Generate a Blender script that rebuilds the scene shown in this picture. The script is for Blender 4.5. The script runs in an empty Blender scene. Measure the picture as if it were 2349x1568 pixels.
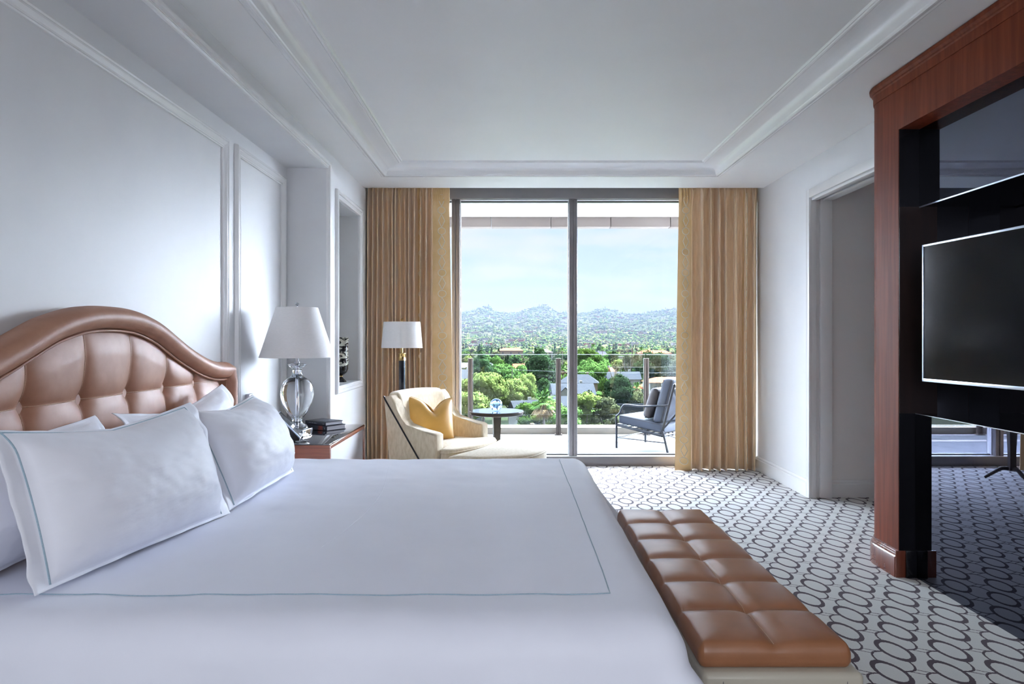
import bpy, bmesh, math, random
from math import sin, cos, pi, radians, sqrt, atan2
from mathutils import Vector, Matrix, noise

random.seed(7)
S = bpy.context.scene
COL = S.collection

# ------------------------------------------------------------------ camera
cam_data = bpy.data.cameras.new('camera')
cam = bpy.data.objects.new('camera', cam_data)
COL.objects.link(cam)
cam.location = (0.0, 0.0, 1.30)
cam.rotation_euler = (radians(90), 0, 0)
cam_data.sensor_width = 36.0
cam_data.lens = 24.0
cam_data.shift_x = -0.0011
cam_data.shift_y = -0.0036
cam_data.clip_start = 0.02
cam_data.clip_end = 20000
S.camera = cam

S.view_settings.view_transform = 'Standard'
S.view_settings.look = 'None'
S.view_settings.exposure = 2.03
S.view_settings.gamma = 1.0
S.view_settings.use_curve_mapping = False
S.cycles.use_denoising = True
S.cycles.max_bounces = 9
S.cycles.diffuse_bounces = 6
S.cycles.glossy_bounces = 5
S.cycles.transmission_bounces = 8
S.cycles.transparent_max_bounces = 24
S.cycles.volume_bounces = 0
S.cycles.caustics_reflective = False
S.cycles.caustics_refractive = False
S.cycles.sample_clamp_indirect = 6.0

# ------------------------------------------------------------------ sky
SKY_FRONT = 0.205    # low sky over the hills seen from the window
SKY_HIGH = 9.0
SKY_REAR = 1.5  # sky behind the camera, feeds fill through the added rear opening
SKY_FILL_R = 26.0   # sky right of the view, brightened as added fill for the room
SKY_FILL_L = 10.0  # same added fill, left of the view
HAZE = 0.00017   # haze density per metre outdoors
world = bpy.data.worlds.new('sky')
S.world = world
world.use_nodes = True
wt = world.node_tree
for n in list(wt.nodes): wt.nodes.remove(n)
def WN(t, **k):
    n = wt.nodes.new(t)
    for a, b in k.items(): setattr(n, a, b)
    return n
def wl(a, b): wt.links.new(a, b)
wo = WN('ShaderNodeOutputWorld'); bg = WN('ShaderNodeBackground'); tc = WN('ShaderNodeTexCoord')
sep = WN('ShaderNodeSeparateXYZ'); wl(tc.outputs['Generated'], sep.inputs[0])
ramp = WN('ShaderNodeValToRGB'); wl(sep.outputs['Z'], ramp.inputs[0])
e = ramp.color_ramp.elements
e[0].position = 0.0; e[0].color = (0.80, 0.90, 1.0, 1)
e[1].position = 1.0; e[1].color = (0.62, 0.78, 1.0, 1)
for p_, c_ in ((0.045, (0.86, 0.92, 1.0, 1)), (0.09, (0.74, 0.86, 1.0, 1)), (0.16, (0.70, 0.87, 1.0, 1)), (0.35, (0.72, 0.84, 1.0, 1))):
    q = e.new(p_); q.color = c_
mp = WN('ShaderNodeMapping'); mp.inputs['Scale'].default_value = (5, 5, 22); wl(tc.outputs['Generated'], mp.inputs[0])
nz = WN('ShaderNodeTexNoise'); nz.inputs['Scale'].default_value = 1.3; nz.inputs['Detail'].default_value = 6; wl(mp.outputs[0], nz.inputs[0])
cr = WN('ShaderNodeMapRange'); cr.inputs[1].default_value = 0.46; cr.inputs[2].default_value = 0.68; wl(nz.outputs[0], cr.inputs[0])
mx = WN('ShaderNodeMix', data_type='RGBA'); wl(cr.outputs[0], mx.inputs[0]); wl(ramp.outputs[0], mx.inputs[6]); mx.inputs[7].default_value = (1.0, 0.97, 1.0, 1)
# brightness by direction: high, side and rear sky raised to light the room
hi = WN('ShaderNodeMapRange', interpolation_type='SMOOTHSTEP'); hi.inputs[1].default_value = 0.22; hi.inputs[2].default_value = 0.55
hi.inputs[3].default_value = SKY_FRONT; hi.inputs[4].default_value = SKY_HIGH; wl(sep.outputs['Z'], hi.inputs[0])
rr = WN('ShaderNodeMapRange', interpolation_type='SMOOTHSTEP'); rr.inputs[1].default_value = 0.15; rr.inputs[2].default_value = -0.2
rr.inputs[3].default_value = 0.0; rr.inputs[4].default_value = 1.0; wl(sep.outputs['Y'], rr.inputs[0])
def wm(op, a, b_=None):
    n = WN('ShaderNodeMath', operation=op)
    for i, v in enumerate((a, b_)):
        if v is None: continue
        if isinstance(v, (int, float)): n.inputs[i].default_value = v
        else: wl(v, n.inputs[i])
    return n.outputs[0]
hor = wm('SQRT', wm('ADD', wm('MULTIPLY', sep.outputs['X'], sep.outputs['X']), wm('MULTIPLY', sep.outputs['Y'], sep.outputs['Y'])))
saz = wm('DIVIDE', sep.outputs['X'], wm('MAXIMUM', hor, 0.001))
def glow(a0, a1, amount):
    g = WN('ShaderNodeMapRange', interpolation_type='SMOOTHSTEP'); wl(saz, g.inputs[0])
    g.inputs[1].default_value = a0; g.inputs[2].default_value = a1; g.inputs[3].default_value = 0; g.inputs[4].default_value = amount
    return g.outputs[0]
tot = wm('ADD', hi.outputs[0], wm('ADD', glow(0.27, 0.50, SKY_FILL_R), glow(-0.27, -0.50, SKY_FILL_L)))
above = WN('ShaderNodeMapRange', interpolation_type='SMOOTHSTEP'); wl(sep.outputs['Z'], above.inputs[0]); above.inputs[1].default_value = -0.05; above.inputs[2].default_value = 0.02
above.inputs[3].default_value = 0.25; above.inputs[4].default_value = 1.0
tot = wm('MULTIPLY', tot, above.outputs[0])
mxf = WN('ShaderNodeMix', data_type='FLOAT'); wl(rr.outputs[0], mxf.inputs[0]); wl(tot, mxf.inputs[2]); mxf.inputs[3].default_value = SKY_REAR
tint = WN('ShaderNodeMix', data_type='RGBA'); wl(wm('ADD', glow(0.27, 0.50, 1.0), glow(-0.27, -0.50, 1.0)), tint.inputs[0]); wl(mx.outputs[2], tint.inputs[6]); tint.inputs[7].default_value = (0.77, 0.86, 1.0, 1)
warm = WN('ShaderNodeMix', data_type='RGBA'); wl(rr.outputs[0], warm.inputs[0]); wl(tint.outputs[2], warm.inputs[6]); warm.inputs[7].default_value = (0.90, 0.93, 1.0, 1)
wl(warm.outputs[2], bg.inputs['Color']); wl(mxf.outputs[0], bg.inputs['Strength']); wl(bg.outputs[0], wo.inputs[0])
world.cycles.sampling_method = 'MANUAL'
world.cycles.sample_map_resolution = 512

# ------------------------------------------------------------------ sun
sd = bpy.data.lights.new('sun', 'SUN'); sd.energy = 20.0; sd.angle = radians(1.0); sd.color = (1.0, 0.95, 0.86)
sun = bpy.data.objects.new('sun', sd); COL.objects.link(sun)
sun_dir = Vector((0.42, 0.45, 1.0)).normalized()    # towards the sun
sun.rotation_euler = sun_dir.to_track_quat('Z', 'Y').to_euler()
sun.location = (0, 12, 30)

def portal(name, loc, rot, sx, sy):
    d = bpy.data.lights.new(name, 'AREA'); d.shape = 'RECTANGLE'; d.size = sx; d.size_y = sy
    d.cycles.is_portal = True
    o = bpy.data.objects.new(name, d); COL.objects.link(o); o.location = loc; o.rotation_euler = rot
    return o
portal('window_portal', (0.49, 7.12, 1.42), (radians(-90), 0, 0), 3.9, 2.75)
portal('rear_fill_portal', (0.2, -2.52, 1.95), (radians(90), 0, 0), 3.1, 1.2)  # samples sky light through the added opening behind the camera

# ------------------------------------------------------------------ materials
def mat(name, base=(0.8, 0.8, 0.8), rough=0.5, metal=0.0, var=None, scale=8.0, vscale=None, bump=0.0, bscale=60.0, bstretch=None,
        spec=0.5, coat=0.0, coat_rough=0.05, sheen=0.0, trans=0.0, ior=1.45, emit=None, coord='Object', detail=4.0, sub=0.0, lo=0.35, hi_=0.65, bdist=0.002):
    m = bpy.data.materials.new(name); m.use_nodes = True
    nt = m.node_tree; b = nt.nodes['Principled BSDF']
    b.inputs['Base Color'].default_value = (*base, 1)
    b.inputs['Roughness'].default_value = rough
    b.inputs['Metallic'].default_value = metal
    b.inputs['Specular IOR Level'].default_value = spec
    b.inputs['Coat Weight'].default_value = coat
    b.inputs['Coat Roughness'].default_value = coat_rough
    b.inputs['Sheen Weight'].default_value = sheen
    b.inputs['Transmission Weight'].default_value = trans
    b.inputs['IOR'].default_value = ior
    t = nt.nodes.new('ShaderNodeTexCoord')
    if var is not None:
        mpg = nt.nodes.new('ShaderNodeMapping')
        mpg.inputs['Scale'].default_value = vscale or (1, 1, 1)
        nt.links.new(t.outputs[coord], mpg.inputs[0])
        n = nt.nodes.new('ShaderNodeTexNoise'); n.inputs['Scale'].default_value = scale; n.inputs['Detail'].default_value = detail
        nt.links.new(mpg.outputs[0], n.inputs[0])
        mr = nt.nodes.new('ShaderNodeMapRange'); mr.inputs[1].default_value = lo; mr.inputs[2].default_value = hi_
        nt.links.new(n.outputs[0], mr.inputs[0])
        x = nt.nodes.new('ShaderNodeMix'); x.data_type = 'RGBA'
        x.inputs[6].default_value = (*base, 1); x.inputs[7].default_value = (*var, 1)
        nt.links.new(mr.outputs[0], x.inputs[0]); nt.links.new(x.outputs[2], b.inputs['Base Color'])
    if bump > 0:
        mpg = nt.nodes.new('ShaderNodeMapping')
        mpg.inputs['Scale'].default_value = bstretch or (1, 1, 1)
        nt.links.new(t.outputs[coord], mpg.inputs[0])
        n = nt.nodes.new('ShaderNodeTexNoise'); n.inputs['Scale'].default_value = bscale; n.inputs['Detail'].default_value = 3
        nt.links.new(mpg.outputs[0], n.inputs[0])
        bm_ = nt.nodes.new('ShaderNodeBump'); bm_.inputs['Strength'].default_value = bump; bm_.inputs['Distance'].default_value = bdist
        nt.links.new(n.outputs[0], bm_.inputs['Height']); nt.links.new(bm_.outputs[0], b.inputs['Normal'])
    return m

M = {}
M['wall'] = mat('white_wall_paint', (0.74, 0.745, 0.755), 0.5, var=(0.715, 0.72, 0.735), scale=3, bump=0.05, bscale=220)
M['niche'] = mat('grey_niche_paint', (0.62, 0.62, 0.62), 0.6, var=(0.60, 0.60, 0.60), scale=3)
M['ceiling'] = mat('white_ceiling_paint', (0.83, 0.83, 0.82), 0.55, var=(0.81, 0.81, 0.80), scale=2)
M['trim'] = mat('white_gloss_trim', (0.82, 0.82, 0.82), 0.22, var=(0.80, 0.80, 0.80), scale=4)
M['hall'] = mat('greige_hall_paint', (0.84, 0.82, 0.80), 0.6, var=(0.82, 0.80, 0.78), scale=3)
M['linen'] = mat('white_cotton_sheet', (0.85, 0.87, 0.97), 0.55, var=(0.83, 0.85, 0.95), scale=5, bump=0.12, bscale=9, sheen=0.15, bdist=0.01)
M['linen_pillow'] = mat('white_pillow_cotton', (0.87, 0.88, 0.95), 0.55, var=(0.84, 0.85, 0.92), scale=5, bump=0.14, bscale=14, bstretch=(1, 2.2, 1), sheen=0.15, bdist=0.01)
M['blue_thread'] = mat('blue_embroidery', (0.34, 0.46, 0.55), 0.6, var=(0.40, 0.52, 0.60), scale=200)
M['leather'] = mat('tan_leather', (0.40, 0.20, 0.125), 0.48, var=(0.35, 0.165, 0.10), scale=14, bump=0.25, bscale=420, coat=0.0, coat_rough=0.35, bdist=0.001)
M['bench_leather'] = mat('caramel_leather', (0.36, 0.15, 0.068), 0.36, var=(0.32, 0.13, 0.055), scale=12, bump=0.25, bscale=420, coat=0.35, coat_rough=0.28, bdist=0.001)
M['thread'] = mat('cream_stitching', (0.62, 0.42, 0.30), 0.6, var=(0.50, 0.30, 0.20), scale=300)
M['cream_lacquer'] = mat('cream_lacquer', (0.55, 0.51, 0.42), 0.3, var=(0.53, 0.49, 0.40), scale=5)
M['mahogany'] = mat('mahogany_veneer', (0.20, 0.044, 0.018), 0.5, var=(0.14, 0.028, 0.011), scale=3.0, vscale=(14, 14, 0.7), coat=0.0, spec=0.2, detail=6)
M['mahogany_gloss'] = mat('polished_mahogany', (0.20, 0.050, 0.026), 0.25, var=(0.14, 0.032, 0.017), scale=3.0, vscale=(9, 9, 1), coat=1.0, coat_rough=0.02)
M['stand_wood'] = mat('nightstand_wood', (0.30, 0.085, 0.036), 0.3, var=(0.21, 0.055, 0.024), scale=4.0, vscale=(1, 2, 22), coat=0.4, coat_rough=0.1, detail=6)
M['black_lacquer'] = mat('black_lacquer', (0.006, 0.006, 0.009), 0.25, var=(0.004, 0.004, 0.006), scale=4, coat=0.3)
M['dark_veneer'] = mat('dark_brown_veneer', (0.022, 0.009, 0.007), 0.4, var=(0.014, 0.006, 0.005), scale=3, vscale=(8, 8, 1))
M['smoked_mirror'] = mat('smoked_mirror', (0.11, 0.118, 0.16), 0.012, metal=1.0, var=(0.105, 0.113, 0.155), scale=2)
M['screen'] = mat('black_tv_screen', (0.006, 0.006, 0.008), 0.14, var=(0.005, 0.005, 0.007), scale=2, spec=0.22)
M['alu'] = mat('brushed_aluminium', (0.62, 0.68, 0.80), 0.28, metal=1.0, var=(0.58, 0.64, 0.76), scale=40)
M['chrome'] = mat('chrome', (0.82, 0.84, 0.88), 0.06, metal=1.0, var=(0.78, 0.80, 0.85), scale=10)
M['brass'] = mat('brass', (0.75, 0.53, 0.22), 0.22, metal=1.0, var=(0.68, 0.46, 0.18), scale=20)
M['velvet'] = mat('gold_velvet', (0.80, 0.60, 0.39), 0.8, var=(0.74, 0.53, 0.33), scale=5.0, vscale=(14, 14, 1.5), sheen=0.6, bump=0.06, bscale=30, bstretch=(1, 1, 6))
M['curtain_border'] = mat('ochre_curtain_border', (0.72, 0.50, 0.27), 0.7, var=(0.66, 0.44, 0.20), scale=8, sheen=0.4)
M['curtain_motif'] = mat('pale_silk_motif', (0.72, 0.64, 0.50), 0.5, var=(0.66, 0.58, 0.45), scale=30)
M['window_metal'] = mat('bronze_grey_window_metal', (0.22, 0.205, 0.21), 0.4, metal=0.5, var=(0.20, 0.19, 0.20), scale=5)
M['window_pale'] = mat('pale_window_sill_metal', (0.72, 0.72, 0.74), 0.35, var=(0.70, 0.70, 0.72), scale=5)
M['bronze'] = mat('bronze_post', (0.10, 0.082, 0.072), 0.35, metal=0.4, var=(0.085, 0.07, 0.062), scale=5)
M['boucle'] = mat('cream_woven_upholstery', (0.73, 0.62, 0.45), 0.85, var=(0.63, 0.515, 0.345), scale=60, vscale=(1, 1, 0.35), bump=0.4, bscale=150, sheen=0.3)
M['yellow_silk'] = mat('golden_satin', (0.74, 0.43, 0.10), 0.42, var=(0.68, 0.38, 0.08), scale=9, sheen=0.5)
M['espresso'] = mat('espresso_wood', (0.035, 0.025, 0.022), 0.3, var=(0.025, 0.018, 0.016), scale=10, vscale=(1, 1, 8))
M['navy_lacquer'] = mat('midnight_lacquer', (0.012, 0.016, 0.026), 0.15, var=(0.009, 0.012, 0.02), scale=6, coat=0.5)
M['shade'] = mat('white_linen_shade', (0.86, 0.84, 0.83), 0.8, var=(0.83, 0.81, 0.80), scale=50, vscale=(1, 1, 4), bump=0.1, bscale=300)
M['black_glass'] = mat('black_glass', (0.012, 0.012, 0.016), 0.02, var=(0.010, 0.010, 0.013), scale=2, coat=1.0, coat_rough=0.01, spec=0.9)
M['table_glass'] = mat('blue_black_glass_top', (0.05, 0.07, 0.12), 0.02, var=(0.045, 0.065, 0.11), scale=2, coat=1.0, coat_rough=0.0, spec=1.0, metal=0.35)
M['white_lacquer'] = mat('white_drawer_lacquer', (0.78, 0.80, 0.84), 0.15, var=(0.76, 0.78, 0.82), scale=2)
M['paper'] = mat('book_paper', (0.62, 0.62, 0.66), 0.8, var=(0.48, 0.48, 0.52), scale=2, vscale=(1, 1, 300))
M['book_cover'] = mat('black_book_cover', (0.022, 0.025, 0.042), 0.35, var=(0.03, 0.034, 0.055), scale=10)
M['book_red'] = mat('red_book_picture', (0.35, 0.05, 0.03), 0.35, var=(0.03, 0.015, 0.02), scale=40)
M['book_text'] = mat('grey_book_lettering', (0.30, 0.33, 0.40), 0.5, var=(0.26, 0.29, 0.36), scale=50)
M['plastic_white'] = mat('white_plastic', (0.72, 0.74, 0.82), 0.35, var=(0.70, 0.72, 0.80), scale=8)
M['socket'] = mat('grey_socket_face', (0.45, 0.47, 0.56), 0.4, var=(0.42, 0.44, 0.53), scale=8)
M['black_plastic'] = mat('black_plastic', (0.02, 0.02, 0.022), 0.3, var=(0.015, 0.015, 0.017), scale=8)
M['grey_glass'] = mat('grey_display_glass', (0.05, 0.055, 0.06), 0.22, var=(0.04, 0.045, 0.05), scale=8, coat=0.0)
M['iron'] = mat('black_iron', (0.022, 0.026, 0.035), 0.4, metal=0.3, var=(0.016, 0.02, 0.028), scale=20)
M['outdoor_fabric'] = mat('blue_grey_outdoor_fabric', (0.040, 0.050, 0.072), 0.8, var=(0.035, 0.045, 0.065), scale=30, bump=0.1, bscale=200)
M['outdoor_piping'] = mat('dark_piping', (0.015, 0.016, 0.022), 0.6, var=(0.012, 0.013, 0.018), scale=30)
M['outdoor_brown'] = mat('taupe_throw_fabric', (0.055, 0.050, 0.053), 0.8, var=(0.048, 0.044, 0.047), scale=30)
M['balcony'] = mat('pale_balcony_stone', (0.20, 0.205, 0.23), 0.75, var=(0.18, 0.185, 0.21), scale=4)
M['concrete_white'] = mat('white_render', (0.85, 0.84, 0.83), 0.7, var=(0.82, 0.81, 0.80), scale=2)
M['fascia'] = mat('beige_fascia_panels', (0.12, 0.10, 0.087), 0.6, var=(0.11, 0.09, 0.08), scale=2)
M['curb'] = mat('cream_curb_stone', (0.20, 0.18, 0.15), 0.7, var=(0.18, 0.165, 0.14), scale=6)
M['trunk'] = mat('bark', (0.055, 0.045, 0.04), 0.9, var=(0.035, 0.03, 0.027), scale=3, spec=0.0)
M['palm_trunk'] = mat('palm_bark', (0.10, 0.085, 0.08), 0.9, var=(0.06, 0.05, 0.05), scale=2, vscale=(1, 1, 6), spec=0.0)
M['palm_leaf'] = mat('palm_fronds', (0.045, 0.085, 0.022), 0.45, var=(0.028, 0.055, 0.018), scale=2, spec=0.0)
M['palm_dry'] = mat('dry_palm_fronds', (0.13, 0.09, 0.055), 0.8, var=(0.08, 0.055, 0.035), scale=2, spec=0.0)
M['roof_red'] = mat('terracotta_roof', (0.095, 0.034, 0.021), 0.8, var=(0.078, 0.027, 0.017), scale=1.5, spec=0.0)
M['roof_grey'] = mat('grey_shingle_roof', (0.020, 0.021, 0.026), 0.8, var=(0.016, 0.017, 0.022), scale=1.5, spec=0.0)
M['roof_white'] = mat('pale_flat_roof', (0.045, 0.046, 0.052), 0.8, var=(0.036, 0.037, 0.042), scale=1.0, spec=0.0)
M['stucco'] = mat('white_stucco', (0.11, 0.108, 0.108), 0.8, var=(0.095, 0.094, 0.093), scale=1.5, spec=0.0)
M['stucco_cream'] = mat('cream_stucco', (0.095, 0.075, 0.058), 0.8, var=(0.08, 0.064, 0.048), scale=1.5, spec=0.0)
M['house_window'] = mat('dark_house_window', (0.02, 0.025, 0.035), 0.1, var=(0.015, 0.02, 0.03), scale=5)
M['shade_ring'] = mat('pewter', (0.45, 0.46, 0.48), 0.3, metal=1.0, var=(0.40, 0.41, 0.43), scale=9)

def leaf_mat(name, a, b):
    m = mat(name, a, 0.6, var=b, scale=0.9, sheen=0.0, detail=3, spec=0.0)
    nt = m.node_tree; bs = nt.nodes['Principled BSDF']
    oi = nt.nodes.new('ShaderNodeObjectInfo')
    hs = nt.nodes.new('ShaderNodeHueSaturation')
    mr = nt.nodes.new('ShaderNodeMapRange'); mr.inputs[3].default_value = 0.78; mr.inputs[4].default_value = 1.22
    nt.links.new(oi.outputs['Random'], mr.inputs[0]); nt.links.new(mr.outputs[0], hs.inputs['Value'])
    src = bs.inputs['Base Color'].links[0].from_socket
    nt.links.new(src, hs.inputs['Color']); nt.links.new(hs.outputs[0], bs.inputs['Base Color'])
    return m
M['leaf_lime'] = leaf_mat('lime_foliage', (0.0576, 0.0736, 0.0208), (0.0344, 0.0496, 0.0144))
M['leaf_mid'] = leaf_mat('green_foliage', (0.0211, 0.0365, 0.0077), (0.0134, 0.0261, 0.0062))
M['leaf_dark'] = leaf_mat('dark_green_foliage', (0.0100, 0.0184, 0.0077), (0.0062, 0.0130, 0.0058))
M['leaf_olive'] = leaf_mat('olive_foliage', (0.0288, 0.0307, 0.0154), (0.0173, 0.0200, 0.0107))
M['leaf_brown'] = leaf_mat('green_brown_foliage', (0.0229, 0.0208, 0.0091), (0.0104, 0.0166, 0.0066))
M['leaf_bright'] = leaf_mat('bright_green_foliage', (0.0368, 0.0688, 0.0176), (0.0240, 0.0480, 0.0128))

# thin window glass: clear sheet with a faint mirror image
def thin_glass(name, tint=(0.97, 0.985, 1.0), refl=0.06):
    m = bpy.data.materials.new(name); m.use_nodes = True; nt = m.node_tree
    for n in list(nt.nodes): nt.nodes.remove(n)
    o = nt.nodes.new('ShaderNodeOutputMaterial'); t = nt.nodes.new('ShaderNodeBsdfTransparent'); g = nt.nodes.new('ShaderNodeBsdfGlossy')
    t.inputs[0].default_value = (*tint, 1); g.inputs['Roughness'].default_value = 0.0; g.inputs['Color'].default_value = (0.9, 0.95, 1, 1)
    lw = nt.nodes.new('ShaderNodeFresnel'); lw.inputs[0].default_value = 1.45
    ma = nt.nodes.new('ShaderNodeMath'); ma.operation = 'MULTIPLY'; ma.inputs[1].default_value = refl / 0.036
    mi = nt.nodes.new('ShaderNodeMixShader')
    nt.links.new(lw.outputs[0], ma.inputs[0]); nt.links.new(ma.outputs[0], mi.inputs[0])
    nt.links.new(t.outputs[0], mi.inputs[1]); nt.links.new(g.outputs[0], mi.inputs[2]); nt.links.new(mi.outputs[0], o.inputs[0])
    return m
M['pane'] = thin_glass('window_glass', refl=0.004)
M['rail_glass'] = thin_glass('balustrade_glass', tint=(0.90, 0.96, 0.94), refl=0.03)
M['glass_edge'] = mat('polished_glass_edge', (0.45, 0.55, 0.58), 0.1, var=(0.42, 0.52, 0.55), scale=4)

# solid crystal
def crystal(name, tint=(0.98, 0.99, 1.0), ior=1.5):
    m = bpy.data.materials.new(name); m.use_nodes = True; nt = m.node_tree
    for n in list(nt.nodes): nt.nodes.remove(n)
    o = nt.nodes.new('ShaderNodeOutputMaterial'); g = nt.nodes.new('ShaderNodeBsdfGlass'); g.inputs['IOR'].default_value = ior
    g.inputs['Roughness'].default_value = 0.0; g.inputs['Color'].default_value = (*tint, 1)
    nt.links.new(g.outputs[0], o.inputs[0]); return m
M['crystal'] = crystal('crystal_glass')
M['crystal_blue'] = crystal('blue_crystal_glass', (0.62, 0.78, 0.98))
M['bubble'] = mat('air_bubbles', (0.8, 0.86, 0.95), 0.1, var=(0.7, 0.78, 0.9), scale=30, coat=0.8)

# vase: black with pale torn stripes
def vase_mat():
    m = bpy.data.materials.new('black_and_ivory_glaze'); m.use_nodes = True; nt = m.node_tree; b = nt.nodes['Principled BSDF']
    t = nt.nodes.new('ShaderNodeTexCoord'); mp_ = nt.nodes.new('ShaderNodeMapping'); mp_.inputs['Scale'].default_value = (14, 14, 34)
    n = nt.nodes.new('ShaderNodeTexNoise'); n.inputs['Scale'].default_value = 1.0; n.inputs['Detail'].default_value = 5; n.inputs['Distortion'].default_value = 1.2
    nt.links.new(t.outputs['Object'], mp_.inputs[0]); nt.links.new(mp_.outputs[0], n.inputs[0])
    sp = nt.nodes.new('ShaderNodeSeparateXYZ'); nt.links.new(t.outputs['Object'], sp.inputs[0])
    g = nt.nodes.new('ShaderNodeMapRange'); g.inputs[1].default_value = 0.11; g.inputs[2].default_value = 0.15; g.inputs[3].default_value = -0.3; g.inputs[4].default_value = 0.03
    nt.links.new(sp.outputs['Z'], g.inputs[0])
    a = nt.nodes.new('ShaderNodeMath'); a.operation = 'ADD'; nt.links.new(n.outputs[0], a.inputs[0]); nt.links.new(g.outputs[0], a.inputs[1])
    s = nt.nodes.new('ShaderNodeMapRange'); s.inputs[1].default_value = 0.49; s.inputs[2].default_value = 0.53; nt.links.new(a.outputs[0], s.inputs[0])
    x = nt.nodes.new('ShaderNodeMix'); x.data_type = 'RGBA'; x.inputs[6].default_value = (0.012, 0.012, 0.014, 1); x.inputs[7].default_value = (0.62, 0.62, 0.52, 1)
    nt.links.new(s.outputs[0], x.inputs[0]); nt.links.new(x.outputs[2], b.inputs['Base Color']); b.inputs['Roughness'].default_value = 0.15
    return m
M['vase'] = vase_mat()

# patterned carpet ---------------------------------------------------------
def carpet_mat():
    m = bpy.data.materials.new('oval_pattern_carpet'); m.use_nodes = True; nt = m.node_tree; b = nt.nodes['Principled BSDF']
    L = nt.links.new
    def N(t): return nt.nodes.new(t)
    def math_(op, a, c=None, d=None):
        n = N('ShaderNodeMath'); n.operation = op
        for i, v in enumerate((a, c, d)):
            if v is None: continue
            if isinstance(v, (int, float)): n.inputs[i].default_value = v
            else: L(v, n.inputs[i])
        return n.outputs[0]
    tc_ = N('ShaderNodeTexCoord')
    jn = N('ShaderNodeTexNoise'); jn.inputs['Scale'].default_value = 170; jn.inputs['Detail'].default_value = 2; L(tc_.outputs['Object'], jn.inputs[0])
    jv = N('ShaderNodeVectorMath'); jv.operation = 'MULTIPLY_ADD'
    L(jn.outputs['Color'], jv.inputs[0]); jv.inputs[1].default_value = (0.008, 0.008, 0); L(tc_.outputs['Object'], jv.inputs[2])
    sx = N('ShaderNodeSeparateXYZ'); L(jv.outputs[0], sx.inputs[0])
    PX, PY = 0.230, 0.3727
    X0, Y0 = 1.7085, 3.0357
    X = math_('SUBTRACT', sx.outputs[0], X0); Y = math_('SUBTRACT', sx.outputs[1], Y0)
    def cell(ox, oy):   # local metres to nearest lattice point of a sublattice
        u = math_('DIVIDE', X, PX); v = math_('DIVIDE', Y, PY)
        u = math_('SUBTRACT', u, ox); v = math_('SUBTRACT', v, oy)
        u = math_('SUBTRACT', u, math_('ROUND', u)); v = math_('SUBTRACT', v, math_('ROUND', v))
        return math_('MULTIPLY', u, PX), math_('MULTIPLY', v, PY)
    def ell(uv, a, c, p=2.0):
        x = math_('DIVIDE', uv[0], a); y = math_('DIVIDE', uv[1], c)
        if p == 2.0: return math_('ADD', math_('MULTIPLY', x, x), math_('MULTIPLY', y, y))
        return math_('ADD', math_('POWER', math_('ABSOLUTE', x), p), math_('POWER', math_('ABSOLUTE', y), p))
    def lt(a, v): return math_('LESS_THAN', a, v)
    def OR(a, c): return math_('MAXIMUM', a, c)
    def AND(a, c): return math_('MULTIPLY', a, c)
    def NOT(a): return math_('SUBTRACT', 1.0, a)
    dark_in = None; dark_ring = None
    for o in ((0, 0), (0.5, 0.5)):
        c = cell(*o); c = (math_('SUBTRACT', c[0], math_('MULTIPLY', c[1], -0.09)), c[1])
        out_ = lt(ell(c, 0.059, 0.104), 1.0); inn = lt(ell(c, 0.0445, 0.076), 1.0)
        ring = AND(out_, NOT(inn))
        dark_ring = ring if dark_ring is None else OR(dark_ring, ring)
        dark_in = inn if dark_in is None else OR(dark_in, inn)
    light_ring = None; light_all = None
    for o in ((0.25, 0.25), (0.75, 0.75)):
        c = cell(*o); c = (math_('SUBTRACT', c[0], math_('MULTIPLY', c[1], -0.09)), c[1])
        out_ = lt(ell(c, 0.063, 0.092, 2.5), 1.0); inn = lt(ell(c, 0.0555, 0.0815, 2.5), 1.0)
        ring = AND(out_, NOT(inn))
        light_ring = ring if light_ring is None else OR(light_ring, ring)
        light_all = out_ if light_all is None else OR(light_all, out_)
    lines = None
    for o in ((0.5, 0.0), (0.0, 0.5)):
        c = cell(*o)
        bow = math_('MULTIPLY', math_('MULTIPLY', c[0], c[0]), 2.5)
        for sgn in (1, -1):
            yy = math_('ADD', c[1], math_('MULTIPLY', c[0], 0.62))
            cen = math_('ADD', math_('MULTIPLY', bow, sgn), 0.0165 * sgn)
            d = math_('ABSOLUTE', math_('SUBTRACT', yy, cen))
            ln = AND(lt(d, 0.0029), lt(math_('ABSOLUTE', c[0]), 0.075))
            lines = ln if lines is None else OR(lines, ln)
    lines = AND(lines, NOT(light_all))
    pat = OR(AND(OR(light_ring, lines), NOT(OR(dark_in, dark_ring))), dark_ring)
    n1 = N('ShaderNodeTexNoise'); n1.inputs['Scale'].default_value = 320; L(tc_.outputs['Object'], n1.inputs[0])
    cl = N('ShaderNodeMix'); cl.data_type = 'RGBA'; cl.inputs[6].default_value = (0.57, 0.565, 0.555, 1); cl.inputs[7].default_value = (0.76, 0.755, 0.735, 1)
    L(n1.outputs[0], cl.inputs[0])
    cd = N('ShaderNodeMix'); cd.data_type = 'RGBA'; cd.inputs[6].default_value = (0.036, 0.018, 0.032, 1); cd.inputs[7].default_value = (0.062, 0.034, 0.055, 1)
    L(n1.outputs[0], cd.inputs[0])
    fx = N('ShaderNodeMix'); fx.data_type = 'RGBA'; L(pat, fx.inputs[0]); L(cl.outputs[2], fx.inputs[6]); L(cd.outputs[2], fx.inputs[7])
    L(fx.outputs[2], b.inputs['Base Color']); b.inputs['Roughness'].default_value = 0.95; b.inputs['Specular IOR Level'].default_value = 0.1
    b.inputs['Sheen Weight'].default_value = 0.2
    bp = N('ShaderNodeBump'); bp.inputs['Strength'].default_value = 0.35; bp.inputs['Distance'].default_value = 0.004
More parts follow.
